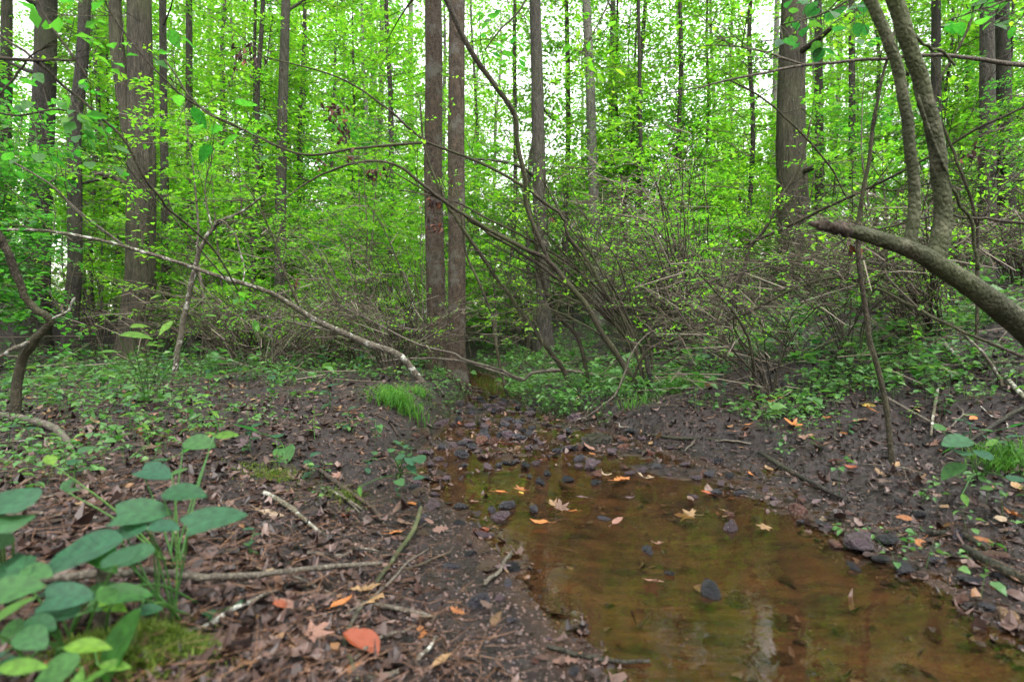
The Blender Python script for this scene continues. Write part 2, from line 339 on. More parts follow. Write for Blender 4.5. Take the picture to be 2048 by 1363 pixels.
M['deadwood'] = bark_mat('dead_wood', (0.016, 0.0125, 0.009), (0.075, 0.056, 0.04), 24, 0.4, 0.8)
M['twig'] = isl_mat('twig_wood', [(0, (0.022, 0.017, 0.011)), (0.6, (0.075, 0.06, 0.042)), (1, (0.2, 0.172, 0.138))], 0.8)
M['litter'] = isl_mat('leaf_litter', [(0, (0.0058, 0.003, 0.00264)), (0.4, (0.0174, 0.009, 0.00726)), (0.68, (0.0377, 0.0204, 0.01584)), (0.88, (0.0696, 0.042, 0.03498)), (0.96, (0.1102, 0.072, 0.0594)), (0.985, (0.1276, 0.06, 0.02376)), (1, (0.1624, 0.114, 0.066))], 0.5, 0.05, .3)
M['needle'] = isl_mat('needle_litter', [(0, (0.028, 0.014, 0.0084)), (1, (0.14, 0.0735, 0.0406))], 0.6)
M['deadleaf'] = isl_mat('hanging_dead_leaf', [(0, (0.022, 0.014, 0.014)), (0.7, (0.06, 0.032, 0.025)), (1, (0.16, 0.06, 0.03))], 0.6, 0.15)
M['fallen'] = objcol_mat('fallen_leaf', 0.42, 0.4, 30.0, 0.5, 0.2)
M['stone'] = objcol_mat('wet_stone', 0.22, 0.5, 3.5, 0.8, 0.0, 0.15)
M['gravel'] = isl_mat('gravel_grain', [(0, (0.016, 0.009, 0.007)), (0.6, (0.05, 0.027, 0.021)), (0.93, (0.095, 0.055, 0.044)), (1, (0.05, 0.046, 0.055))], 0.28, 0, .45)

def ground_material():
    m, nt, N, Lk = newmat('forest_soil'); g = N('NewGeometry'); sp = N('SeparateXYZ'); Lk(g.outputs['Position'], sp.inputs[0])
    n1 = N('TexNoise', Scale=3.0, Detail=8.0, Roughness=0.7); n2 = N('TexNoise', Scale=38.0, Detail=5.0, Roughness=0.7); n3 = N('TexNoise', Scale=0.8, Detail=4.0)
    for n in (n1, n2, n3): Lk(g.outputs['Position'], n.inputs['Vector'])
    soil = ramp(N, [(0.3, (0.00372, 0.00192, 0.001728)), (0.55, (0.01178, 0.00608, 0.005184)), (0.75, (0.0279, 0.01408, 0.01152))]); Lk(n1.outputs[0], soil.inputs[0])
    grain = ramp(N, [(0.3, (0.45, 0.45, 0.45)), (0.7, (1.5, 1.45, 1.4))]); Lk(n2.outputs[0], grain.inputs[0])
    mu = N('Mix', data_type='RGBA', blend_type='MULTIPLY'); mu.inputs[0].default_value = 1.0; Lk(soil.outputs[0], mu.inputs[6]); Lk(grain.outputs[0], mu.inputs[7])
    silt = ramp(N, [(0.36, (0.007, 0.004, 0.0022)), (0.45, (0.038, 0.0195, 0.0098)), (0.58, (0.085, 0.0425, 0.021)), (0.75, (0.145, 0.072, 0.034))])
    mpb = N('Mapping'); mpb.inputs['Scale'].default_value = (5.5, 15, 5); mpb.inputs['Rotation'].default_value = (0, 0, .5); Lk(g.outputs['Position'], mpb.inputs[0]); n5 = N('TexNoise', Scale=1.0, Detail=5.0, Roughness=.62, Distortion=.6); Lk(mpb.outputs[0], n5.inputs['Vector'])
    av = N('Mix'); av.inputs[0].default_value = .55; Lk(n1.outputs[0], av.inputs[2]); Lk(n5.outputs[0], av.inputs[3]); Lk(av.outputs[0], silt.inputs[0])
    wz = N('Math', operation='MULTIPLY_ADD'); wz.inputs[1].default_value = 0.03; Lk(n1.outputs[0], wz.inputs[0]); Lk(sp.outputs[2], wz.inputs[2])
    under = N('MapRange'); under.inputs[1].default_value = 0.005; under.inputs[2].default_value = 0.025; under.inputs[3].default_value = 1; under.inputs[4].default_value = 0; Lk(wz.outputs[0], under.inputs[0])
    mx = N('Mix', data_type='RGBA'); Lk(under.outputs[0], mx.inputs[0]); Lk(mu.outputs[2], mx.inputs[6]); Lk(silt.outputs[0], mx.inputs[7])
    rg = N('MapRange'); rg.inputs[1].default_value = 0.03; rg.inputs[2].default_value = 0.2; rg.inputs[3].default_value = 0.2; rg.inputs[4].default_value = 0.75; Lk(wz.outputs[0], rg.inputs[0])
    b = N('BsdfPrincipled'); b.inputs['Specular IOR Level'].default_value = .42; o = N('OutputMaterial'); Lk(mx.outputs[2], b.inputs['Base Color']); Lk(rg.outputs[0], b.inputs['Roughness'])
    n4 = N('TexNoise', Scale=75.0, Detail=4.0, Roughness=0.6); Lk(g.outputs['Position'], n4.inputs['Vector'])
    b1 = N('Bump', Strength=0.9, Distance=0.035); Lk(n2.outputs[0], b1.inputs['Height']); b2 = N('Bump', Strength=0.7, Distance=0.012); Lk(n4.outputs[0], b2.inputs['Height'])
    Lk(b1.outputs[0], b2.inputs['Normal']); Lk(b2.outputs[0], b.inputs['Normal']); Lk(b.outputs[0], o.inputs[0]); return m
M['ground'] = ground_material()

def water_material():
    m, nt, N, Lk = newmat('stream_water'); g = N('NewGeometry')
    n1 = N('TexNoise', Scale=5.0, Detail=3.0, Roughness=0.5); n2 = N('TexNoise', Scale=22.0, Detail=2.0)
    for n in (n1, n2): Lk(g.outputs['Position'], n.inputs['Vector'])
    b1 = N('Bump', Strength=0.12, Distance=0.006); Lk(n1.outputs[0], b1.inputs['Height']); b2 = N('Bump', Strength=0.12, Distance=0.006); Lk(n2.outputs[0], b2.inputs['Height']); Lk(b1.outputs[0], b2.inputs['Normal'])
    fr = N('Fresnel', IOR=1.48); Lk(b2.outputs[0], fr.inputs['Normal'])
    gl = N('BsdfGlossy', Roughness=0.004); Lk(b2.outputs[0], gl.inputs['Normal'])
    tr = N('BsdfTransparent'); tr.inputs[0].default_value = (0.88, 0.76, 0.58, 1); df = N('BsdfDiffuse'); df.inputs[0].default_value = (0.03, 0.018, 0.009, 1)
    m0 = N('MixShader'); m0.inputs[0].default_value = 0.08; Lk(tr.outputs[0], m0.inputs[1]); Lk(df.outputs[0], m0.inputs[2])
    m1 = N('MixShader'); Lk(fr.outputs[0], m1.inputs[0]); Lk(m0.outputs[0], m1.inputs[1]); Lk(gl.outputs[0], m1.inputs[2])
    o = N('OutputMaterial'); Lk(m1.outputs[0], o.inputs[0]); return m
M['water'] = water_material()

# ------------------------------------------------------------------ setting: ground and water
def axis(fine_lo, fine_hi, lo, hi, step, grow):
    a = list(np.arange(fine_lo, fine_hi, step)); s = step
    while a[-1] < hi: s *= grow; a.append(a[-1] + s)
    s = step; b = [fine_lo]
    while b[-1] > lo: s *= grow; b.append(b[-1] - s)
    return np.array(b[:0:-1] + a)
gx = axis(-1.6, 2.6, -170, 170, 0.014, 1.045); gy = axis(0.9, 4.6, -6, 230, 0.015, 1.03)
GX, GY = np.meshgrid(gx, gy); GZ = hgt(GX, GY)
nx, ny = len(gx), len(gy); ii = (np.arange(ny - 1)[:, None] * nx + np.arange(nx - 1)[None, :]).ravel()
gt = np.concatenate([np.stack([ii, ii + 1, ii + nx + 1], 1), np.stack([ii, ii + nx + 1, ii + nx], 1)])
obj('ground', mesh('ground', np.stack([GX.ravel(), GY.ravel(), GZ.ravel()], 1), gt, M['ground'], None, True), kind='structure', label='dark muddy forest floor with low stream banks')
wx = np.linspace(-14, 3.2, 60); wy = np.linspace(-3, 26, 80); WX, WY = np.meshgrid(wx, wy)
ii = (np.arange(79)[:, None] * 60 + np.arange(59)[None, :]).ravel()
wt = np.concatenate([np.stack([ii, ii + 1, ii + 61], 1), np.stack([ii, ii + 61, ii + 60], 1)])
obj('water', mesh('water', np.stack([WX.ravel(), WY.ravel(), np.zeros(WX.size)], 1), wt, M['water'], None, True), kind='structure', label='shallow clear brown stream water')

# ------------------------------------------------------------------ trees
def make_tree(label, pts, Y, w, bark, ztop=15.0, limbs=6, lo=3.0, per=26, nspray=90, leaf=0.10, mat='canopy', sides=18, furrow=0.05, flare=0.5, seed=0, fork=None, reach=(1.4, 3.2), name='tree', sp_len=(0.5, 1.0), taper=0.5):
    rng = np.random.default_rng(seed + 101)
    wp = [P(px, py, Y) for px, py in pts]                 # top to base in the photo
    b = wp[-1]; gz = h1(b[0], Y); low = np.array([b[0], Y, gz - 0.12])
    p = [q for q in wp[::-1] if q[2] > gz + 0.25]; d = p[-1] - p[-2]; d = d / max(d[2], 0.2)
    top = p[-1] + np.array([d[0] * 0.3, rng.normal(0, 0.02), 1.0]) * max(ztop - p[-1][2], 1.0)
    ctrl = np.array([low] + p + [top]); r0 = w / 2 * Y / FPX
    hh = ctrl[:, 2]; n = int(60 if sides > 12 else 36)
    hs = np.linspace(0, 1, n) ** 1.25
    c = np.stack([np.interp(hs * (hh[-1] - hh[0]) + hh[0], hh, ctrl[:, k]) for k in range(3)], 1)
    for k in (0, 1): c[1:-1, k] = (c[:-2, k] + 2 * c[1:-1, k] + c[2:, k]) / 4
    z = c[:, 2] - gz
    rad = r0 * (1 - (1 - taper) * np.clip(z / (ztop - gz), 0, 1)) * (1 + flare * np.exp(-np.maximum(z, 0) / (r0 * 2.2)))
    ph = rng.uniform(0, 6)
    def fn(rr, cc, a):
        zz = (cc[:, 2] - gz)[:, None]; lobe = 1 + 0.22 * flare * np.cos(5 * a + ph)[None, :] * np.exp(-np.maximum(zz, 0) / (r0 * 2.0))
        q = np.stack([(np.cos(a)[None, :] * 4 + zz * 0).ravel(), (np.sin(a)[None, :] * 4 + zz * 0).ravel(), (zz * 1.1 + 0 * a[None, :]).ravel()], 1)
        q2 = q * np.array([2.6, 2.6, 1.7])
        return rr * lobe * (1 + furrow * 2 * (noise(q) - 0.5) + furrow * 1.6 * (noise(q2) - 0.5)).reshape(rr.shape) if True else rr
    base = np.array([b[0], Y, gz])
    t = thing(name, base, label, 'tree')
    V, T = tube(c, rad, sides, n, fn=fn, cap=True)
    obj('trunk', mesh('trunk', V - base, T, M[bark], None, True), t)
    S0, D0 = [], []
    if fork:                                              # a second leader
        fp = [P(*q, Y) if len(q) == 2 else P(*q) for q in fork[0]]; fr = fork[1] / 2 * Y / FPX
        fp = fp[::-1]; e = fp[-1] - fp[-2]; fp.append(fp[-1] + e / max(e[2], .2) * max(1, ztop - fp[-1][2]) * 0.8)
        V, T = tube(np.array(fp), [fr * 1.15, fr, fr * .9, fr * 0.5], sides, 40, fn=fn); obj('limb', mesh('limb', V - base, T, M[bark], None, True), t)
    for k in range(limbs):
        f = lo + (ztop * 0.97 - lo) * ((k + rng.uniform(0.1, 0.9)) / max(limbs, 1)); f = max(f, gz + 1.2)
        s = np.array([np.interp(f, c[:, 2], c[:, j]) for j in range(3)]); az = rng.uniform(0, 6.283); ln = rng.uniform(*reach)
        dr = np.array([math.cos(az), math.sin(az), rng.uniform(0.15, 0.7)]); q = [s]
        for j in range(3): dr = dr + rng.normal(0, 0.16, 3); q.append(q[-1] + dr / np.linalg.norm(dr) * ln / 3)
        lr = r0 * rng.uniform(0.16, 0.28)
        V, T = tube(q, [lr, lr * .75, lr * .5, lr * .2], 6, 13, lump=0.1); obj('limb', mesh('limb', V - base, T, M[bark], None, True), t)
        cc = catmull(q, 9)
        for j in range(max(2, nspray // max(limbs, 1))):
            i = rng.integers(3, 9); S0.append(cc[i] + rng.normal(0, 0.12, 3)); a2 = az + rng.normal(0, 1.1); D0.append((math.cos(a2), math.sin(a2), rng.normal(0.05, 0.25)))
    if S0:
        S0, D0 = np.array(S0), np.array(D0); LV, E = sprays(S0, D0, rng.uniform(*sp_len, len(S0)), per, leaf, rng)
        mb = MB().add(LV, 0).add(sticks(S0, E, 0.007), 1)
        obj('crown', mb.mesh('crown', [M[mat], M['twig']], base), t, kind='stuff')
    return t

TREES = [  # label, trunk pixels top->base, depth, width px, bark, options
 ('blue-grey trunk cut by the left picture edge, highest part only', [(14, 0), (12, 150), (8, 400), (5, 690)], 15, 26, 'bark_dark', dict(seed=1)),
 ('dark straight trunk behind the crooked tree near the left edge', [(93, 0), (90, 150), (80, 350), (74, 520), (66, 720)], 12, 48, 'bark_dark', dict(seed=2, sides=26)),
 ('crooked slim trunk bending just left of the big forked tree', [(168, 60), (162, 150), (148, 250), (150, 400), (150, 540), (136, 720)], 10.5, 27, 'bark_dark', dict(seed=3, sides=18)),
 ('big forked tree with deeply furrowed grey-brown bark and flared base', [(278, -30), (280, 150), (284, 300), (282, 450), (280, 560), (268, 722)], 10.6, 55, 'bark_big', dict(seed=4, sides=64, furrow=0.05, flare=0.32, fork=([(228, -30), (234, 90), (248, 190), (264, 280)], 27), limbs=5, nspray=60)),
 ('slim straight trunk just right of the big forked tree', [(325, 0), (327, 200), (330, 400), (334, 700)], 12, 17, 'bark_grey', dict(seed=5, sides=12)),
 ('slender grey trunk third to the right of the big forked tree', [(378, 0), (378, 200), (382, 400), (384, 690)], 15, 17, 'bark_grey', dict(seed=6, sides=12)),
 ('pale grey straight trunk midway between forked tree and centre pair', [(570, 60), (566, 200), (562, 350), (560, 640), (558, 690)], 14, 24, 'bark_grey', dict(seed=7, limbs=5)),
 ('left tree of the centre pair, red-brown bark, behind the stream bank', [(866, -20), (868, 130), (866, 350), (870, 500), (873, 620), (880, 745)], 8.9, 39, 'bark_red', dict(seed=8, sides=40, flare=0.5, limbs=4, lo=4.5, nspray=40, taper=.6, furrow=.03)),
 ('right tree of the centre pair, flared foot rooted at the stream edge', [(914, -20), (913, 150), (912, 300), (914, 450), (914, 620), (908, 775)], 8.1, 36, 'bark_red', dict(seed=9, sides=40, flare=0.8, limbs=3, lo=4.5, nspray=30, taper=.6, furrow=.03)),
 ('grey-brown straight trunk next right of the centre pair', [(1070, 0), (1074, 150), (1077, 300), (1080, 450), (1086, 560), (1090, 690)], 12.5, 30, 'bark_grey', dict(seed=10, sides=28, limbs=5, nspray=60)),
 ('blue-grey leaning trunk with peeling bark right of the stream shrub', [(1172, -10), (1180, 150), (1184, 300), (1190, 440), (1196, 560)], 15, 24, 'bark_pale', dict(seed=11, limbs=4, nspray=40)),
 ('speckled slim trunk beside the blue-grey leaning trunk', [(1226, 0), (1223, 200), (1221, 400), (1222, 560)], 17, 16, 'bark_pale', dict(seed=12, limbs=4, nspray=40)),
 ('thin dark pole of a tree right of the speckled slim trunk', [(1277, 0), (1280, 200), (1284, 400), (1288, 640)], 13, 9, 'bark_dark', dict(seed=13, sides=9, limbs=5)),
 ('massive dark trunk rising from the hillside at right of centre', [(1590, -20), (1583, 150), (1581, 300), (1585, 400), (1588, 470), (1592, 560)], 12.5, 62, 'bark_big', dict(seed=14, sides=60, furrow=.04, flare=0.25, limbs=5, nspray=40)),
 ('slim trunk directly right of the massive hillside trunk', [(1636, 0), (1638, 200), (1640, 420), (1642, 560)], 16, 19, 'bark_grey', dict(seed=15, limbs=4, nspray=40)),
 ('thin upright trunk halfway from massive hillside trunk to the mottled foreground stems', [(1703, 0), (1704, 200), (1705, 420), (1707, 560)], 15, 15, 'bark_grey', dict(seed=16, limbs=4, nspray=40)),
 ('purple-grey trunk just right of the mottled foreground stems', [(1872, -10), (1872, 150), (1874, 300), (1876, 520)], 13, 21, 'bark_dark', dict(seed=17, limbs=4)),
 ('pale rough trunk, left one of the two at the right edge', [(1974, -10), (1975, 200), (1974, 350), (1976, 520)], 11.5, 30, 'bark_grey', dict(seed=18, sides=26, limbs=4)),
 ('dark grey trunk, right one of the two at the right edge', [(2004, -10), (2008, 200), (2012, 350), (2014, 520)], 11.8, 29, 'bark_dark', dict(seed=19, sides=26, limbs=4)),
]
for lab, pts, Y, w, bk, kw in TREES: make_tree(lab, pts, Y, w, bk, **kw)
TRUNKX = [(np.mean([q[0] for q in t[1]]), t[2], t[3]) for t in TREES]

ZONES = [(-400, 'left of the big forked tree'), (310, 'between big forked tree and pale grey trunk'), (565, 'between pale grey trunk and centre pair'), (925, 'between centre pair and leaning blue-grey trunk'), (1200, 'between leaning blue-grey trunk and massive hillside trunk'), (1625, 'between massive hillside trunk and mottled foreground stems'), (1860, 'right of the mottled foreground stems')]
ORD = ['leftmost', 'second from left', 'third from left', 'fourth from left', 'fifth from left', 'sixth from left', 'seventh from left', 'eighth from left', 'ninth from left', 'tenth from left', 'eleventh from left', 'twelfth from left']
def zone(px): return [z for x, z in ZONES if px >= x][-1] if px >= ZONES[0][0] else ZONES[0][1]
def uniquify(items):
    """items: (object, photo column, label). Look-alikes with one label get their order in the row; long rows also their count from the right"""
    d = {}
    for o, px, l in items: d.setdefault(l, []).append((px, o))
    for l, v in d.items():
        v.sort(key=lambda q: q[0]); n = len(v)
        for i, (px, o) in enumerate(v):
            if n == 1: s = ''
            elif i < 12: s = ', ' + ORD[i]
            elif n - 1 - i < 12: s = ', ' + ORD[n - 1 - i].replace('left', 'right')
            else: s = ', mid-row'
            o['label'] = l + s

def instance(proto, name, loc, rz, sc, label, cat, group):
    t = thing(name, loc, label, cat, group, rz, (sc,) * 3)
    for nm, me, kd in proto: obj(nm, me, t, kind=kd)
    return t

# proto kinds -----------------------------------------------------------------
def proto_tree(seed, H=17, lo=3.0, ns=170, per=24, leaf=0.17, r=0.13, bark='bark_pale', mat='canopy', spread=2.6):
    rng = np.random.default_rng(seed); k = 7
    c = np.stack([np.cumsum(rng.normal(0, 0.09, k)), np.cumsum(rng.normal(0, 0.09, k)), np.linspace(-0.6, H, k)], 1); c[0, :2] = 0
    tr = mesh('trunk', *tube(c, [r * 1.2, r, r * .9, r * .7, r * .3], 9, 26, lump=.06), M[bark], None, True)
    f = rng.uniform(0, 1, ns) ** 1.5; z = lo + (H * 1.03 - lo) * f; az = rng.uniform(0, 6.283, ns); q = spread * rng.uniform(0.1, 1, ns) * (1.05 - 0.55 * f)
    x0 = np.interp(z, c[:, 2], c[:, 0]); y0 = np.interp(z, c[:, 2], c[:, 1])
    Cc = np.stack([x0 + np.cos(az) * q * .6, y0 + np.sin(az) * q * .6, z + rng.normal(0, .2, ns)], 1)
    Dd = np.stack([np.cos(az), np.sin(az), rng.normal(0.0, .25, ns)], 1)
    LV, E = sprays(Cc, Dd, rng.uniform(0.8, 1.6, ns), per, leaf, rng)
    mb = MB().add(LV, 0).add(sticks(np.stack([x0, y0, z - .35], 1)[::2], E[::2], 0.012), 1)
    return [('trunk', tr, None), ('crown', mb.mesh('crown', [M[mat], M['twig']]), 'stuff')]

def proto_sapling(seed, H=4.0, ns=46, per=26, leaf=0.075, mat='under', lo=0.7, r=0.018, ln=(0.3, 0.75)):
    rng = np.random.default_rng(seed); k = 6
    c = np.stack([np.cumsum(rng.normal(0, 0.10, k)), np.cumsum(rng.normal(0, 0.10, k)), np.linspace(-0.2, H, k)], 1); c[0, :2] = 0
    tr = mesh('trunk', *tube(c, [r * 1.2, r, r * .8, r * .5, r * .2], 6, 18, wob=.02), M['stem_grey'], None, True)
    z = lo + (H - lo) * rng.uniform(0, 1, ns); az = rng.uniform(0, 6.283, ns)
    x0 = np.interp(z, c[:, 2], c[:, 0]); y0 = np.interp(z, c[:, 2], c[:, 1]); q = rng.uniform(0.0, 0.55, ns)
    Cc = np.stack([x0 + np.cos(az) * q, y0 + np.sin(az) * q, z + q * .2], 1); Dd = np.stack([np.cos(az), np.sin(az), rng.normal(0.1, .2, ns)], 1)
    LV, E = sprays(Cc, Dd, rng.uniform(*ln, ns), per, leaf, rng, flat=.35)
    mb = MB().add(LV, 0).add(sticks(np.stack([x0, y0, z - .05], 1), E, 0.004), 1)
    return [('trunk', tr, None), ('crown', mb.mesh('crown', [M[mat], M['twig']]), 'stuff')]

def proto_bush(seed, H=2.2, ns=120, per=20, leaf=0.11, mat='under', W=1.3):
    rng = np.random.default_rng(seed)
    u = rng.uniform(0, 1, ns); az = rng.uniform(0, 6.283, ns); q = W * rng.uniform(0, 1, ns) ** .7 * np.sqrt(1.1 - u * .8)
    Cc = np.stack([np.cos(az) * q, np.sin(az) * q, 0.1 + H * u], 1); Dd = np.stack([np.cos(az), np.sin(az), rng.normal(0.25, .3, ns)], 1)
    LV, E = sprays(Cc, Dd, rng.uniform(.3, .7, ns), per, leaf, rng)
    out = []
    for j in range(6):
        a = rng.uniform(0, 6.283); l = rng.uniform(.4, .9) * W; pts = [(0, 0, -.2), (math.cos(a) * l * .3, math.sin(a) * l * .3, H * .45), (math.cos(a) * l, math.sin(a) * l, H * rng.uniform(.8, 1.0))]
        out.append(('stem', mesh('stem', *tube(pts, [.02, .014, .005], 5, 10, wob=.05), M['stem_grey'], None, True), None))
    mb = MB().add(LV, 0).add(sticks(Cc * np.array([.6, .6, .9]), E, .004), 1)
    return out + [('crown', mb.mesh('crown', [M[mat], M['twig']]), 'stuff')]

def proto_thicket(seed, H=1.9, n=14, ns=40, per=12, leaf=0.045, W=1.2):     # arching thin-stemmed shrub
    rng = np.random.default_rng(seed); out = []; S, D = [], []
    A, B = [], []
    for j in range(n):
        a = math.pi + rng.normal(0, .75); l = W * rng.uniform(.5, 1.6); h = H * rng.uniform(.5, 1.15)
        pts = np.array([(rng.normal(0, .08), rng.normal(0, .08), -.15), (math.cos(a) * l * .25, math.sin(a) * l * .25, h * .55), (math.cos(a) * l * .65, math.sin(a) * l * .65, h * .95), (math.cos(a) * l * 1.2, math.sin(a) * l * 1.2, h * rng.uniform(.75, 1.05))])
        r = rng.uniform(.005, .011)
        out.append(('stem', mesh('stem', *tube(pts, [r, r * .9, r * .6, r * .25], 5, 14, wob=.05), M['stem' if rng.random() < .55 else 'stem_grey'], None, True), None))
        cc = catmull(pts, 12)
        for i in rng.integers(3, 12, 8):
            d = np.array([math.cos(a + rng.normal(0, 1)), math.sin(a + rng.normal(0, 1)), rng.normal(.25, .4)]); A.append(cc[i]); B.append(cc[i] + d * rng.uniform(.15, .45))
        for i in rng.integers(4, 12, max(1, ns // n)): S.append(cc[i]); D.append((math.cos(a + rng.normal(0, 1)), math.sin(a + rng.normal(0, 1)), rng.normal(.1, .3)))
    LV, E = sprays(np.array(S), np.array(D), rng.uniform(.2, .45, len(S)), per, leaf, rng)
    mb = MB().add(LV, 0).add(sticks(np.array(A), np.array(B), .0052), 1).add(sticks(np.array(S), E, .0025), 1)
    return out + [('crown', mb.mesh('crown', [M['under'], M['twig']]), 'stuff')]

def clear_of_trunks(px, Y, half):                 # keep things that stand nearer than a main trunk from covering it
    return all(not (Y < ty + .3 and abs(px - tx) < half + tw * .5) for tx, ty, tw in TRUNKX if tw > 20)

def scatter(protos, name, n, yr, pxr, scr, label, cat, group, seed, guard=0, dens=None, sink=0.0, tries=60, turn=3.1416):
    rng = np.random.default_rng(seed); items = []; got = 0
    for _ in range(n * tries):
        if got >= n: break
        Y = rng.uniform(yr[0] ** .5, yr[1] ** .5) ** 2; px = rng.uniform(*pxr); x = (px - 1024) * Y / FPX
        if guard and not clear_of_trunks(px, Y, guard * FPX / Y): continue
        if dens is not None and rng.random() > dens(px, Y): continue
        if _inside(np.array([x]), np.array([Y]))[0]: continue
        o = instance(protos[rng.integers(len(protos))], name, (x, Y, h1(x, Y) - sink), rng.uniform(-turn, turn), rng.uniform(*scr), '', cat, group)
        items.append((o, px, label + ' ' + zone(px))); got += 1
    uniquify(items)

far_p = [proto_tree(200 + i, H=18 + i % 3 * 2, ns=230, per=24, leaf=0.18, r=0.10 + 0.03 * (i % 3), spread=3.0) for i in range(6)]
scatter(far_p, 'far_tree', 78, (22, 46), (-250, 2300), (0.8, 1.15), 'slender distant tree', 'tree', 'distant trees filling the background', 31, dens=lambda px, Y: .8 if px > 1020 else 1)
mid_p = [proto_tree(230 + i, H=12 + i % 3, lo=3.6, ns=165, per=26, leaf=0.11, r=0.045 + .012 * (i % 3), bark='bark_grey', mat='canopy' if i % 2 else 'under', spread=1.8) for i in range(6)]
scatter(mid_p, 'young_tree', 56, (13.5, 24), (-150, 2200), (0.75, 1.15), 'young thin-stemmed tree', 'tree', 'young trees of the middle distance', 32, guard=1.0, dens=lambda px, Y: .6 if 925 < px < 1060 else 1)
sap_p = [proto_sapling(260 + i, H=2.6 + .5 * (i % 4), mat=['under', 'under', 'canopy', 'dark'][i % 4]) for i in range(8)]
scatter(sap_p, 'sapling', 84, (8.5, 18), (-120, 2170), (0.8, 1.3), 'leafy sapling', 'sapling', 'leafy saplings under the trees', 33, guard=.6)
dark_p = [proto_sapling(280 + i, H=3.4, ns=60, per=24, leaf=.085, mat='dark', lo=.5) for i in range(2)]
scatter(dark_p, 'dark_sapling', 8, (5.5, 9), (-150, 200), (0.9, 1.2), 'deep green sapling', 'sapling', 'deep green saplings at the left edge', 34, guard=.2)
bush_p = [proto_bush(300 + i, H=2.4 + .7 * (i % 3), mat=['under', 'canopy', 'under'][i % 3]) for i in range(6)]
scatter(bush_p, 'bush', 84, (17, 46), (-200, 2250), (0.9, 1.7), 'far leafy bush', 'bush', 'bushes of the far undergrowth', 35, guard=.5)
scatter(bush_p, 'bush', 12, (19, 30), (1020, 1220), (1.2, 1.6), 'tall bush closing the view', 'bush', 'bushes closing the view upstream', 39)
thick_p = [proto_thicket(330 + i, n=16, ns=50, per=11, H=2.1) for i in range(6)]
scatter(thick_p, 'thicket_shrub', 38, (6.5, 13), (-60, 2150), (0.8, 1.25), 'tangled thin-stemmed shrub', 'shrub', 'thin-stemmed shrubs of the thicket', 36, turn=.6, guard=.9, dens=lambda px, Y: (.8 if px > 1380 else .06 if Y < 7.8 else .45) if px > 430 else .2)

low_p = [proto_thicket(350 + i, H=1.1, n=16, ns=36, per=10, leaf=.035, W=1.3) for i in range(4)]
scatter(low_p, 'low_shrub', 34, (4.9, 10), (1330, 2120), (0.6, 1.1), 'low twiggy shrub', 'shrub', 'low twiggy shrubs on the right slope', 37, turn=.9, dens=lambda px, Y: 1 if px < 1900 or Y > 6.5 else .1)
scatter(low_p, 'low_shrub', 14, (7.2, 11), (430, 860), (0.7, 1.1), 'low twiggy bush', 'shrub', 'low twiggy shrubs left of the centre pair', 38)

# ------------------------------------------------------------------ leaning stems, fallen trunks and branches traced from the photograph
def world_pts(pts, Y=None): return np.array([P(*p) if len(p) == 3 else P(p[0], p[1], Y) for p in pts])
def stem_part(parent, base, pts, wpx, mat, name='stem', sides=7, wob=.01, lump=.12):
    wpx = np.atleast_1d(wpx).astype(float); w = np.interp(np.linspace(0, 1, len(pts)), np.linspace(0, 1, len(wpx)), wpx) / 2 * .8 * pts[:, 1] / FPX
    V, T = tube(pts, w, sides, max(8, 6 * (len(pts) - 1) + 1), wob=wob, lump=lump)
    return obj(name, mesh(name, V - base, T, M[mat], None, True), parent)

def twiglets(curves, n, ln, rng, up=.2, r=.0025):
    A, B, D = [], [], []
    for _ in range(n):
        c = curves[rng.integers(len(curves))]; c = catmull(c, 24); i = rng.integers(5, 24); t = c[i] - c[i - 1]; t /= np.linalg.norm(t) + 1e-9
        d = t * .7 + rng.normal(0, .55, 3) + np.array([0, 0, up]); d /= np.linalg.norm(d); A.append(c[i]); B.append(c[i] + d * rng.uniform(.4, 1) * ln); D.append(d)
    return np.array(A), np.array(B), np.array(D)

def leaning(name, label, cat, parts, mat, seed, twigs=20, tl=.4, nleaf=0, per=10, leaf=.045, lmat='under', r=.0042, sides=8, group=None):
    """parts: list of (pixel points with depth, widths, optional material)"""
    rng = np.random.default_rng(seed); cs = [world_pts(p[0]) for p in parts]; base = cs[0][0]
    t = thing(name, base, label, cat, group)
    for (p, c) in zip(parts, cs): stem_part(t, base, c, p[1], p[2] if len(p) > 2 else mat, 'stem' if p is parts[0] else 'branch', sides)
    if twigs:
        A, B, D = twiglets(cs, twigs, tl, rng, r=r); mb = MB().add(sticks(A, B, r), 1)
        for _k in range(2):
            A2 = A + (B - A) * rng.uniform(.3, .9, (len(A), 1)); B2 = A2 + norm(D + rng.normal(0, .6, D.shape)) * tl * .5; mb.add(sticks(A2, B2, r * .7), 1)
        if nleaf:
            k = rng.integers(0, len(B), nleaf); LV, E = sprays(A[k] + (B[k] - A[k]) * .5, D[k] + rng.normal(0, .3, (nleaf, 3)), rng.uniform(.15, .4, nleaf), per, leaf, rng); mb.add(LV, 0)
        obj('crown', mb.mesh('crown', [M[lmat], M['stem']], base), t, kind='stuff')
    return t

gz = lambda px, Y: pix((px - 1024) * Y / FPX, Y, h1((px - 1024) * Y / FPX, Y) - .03)[1]    # photo row of the ground at a column and depth
def Z(px, Y): return (px, gz(px, Y), Y)

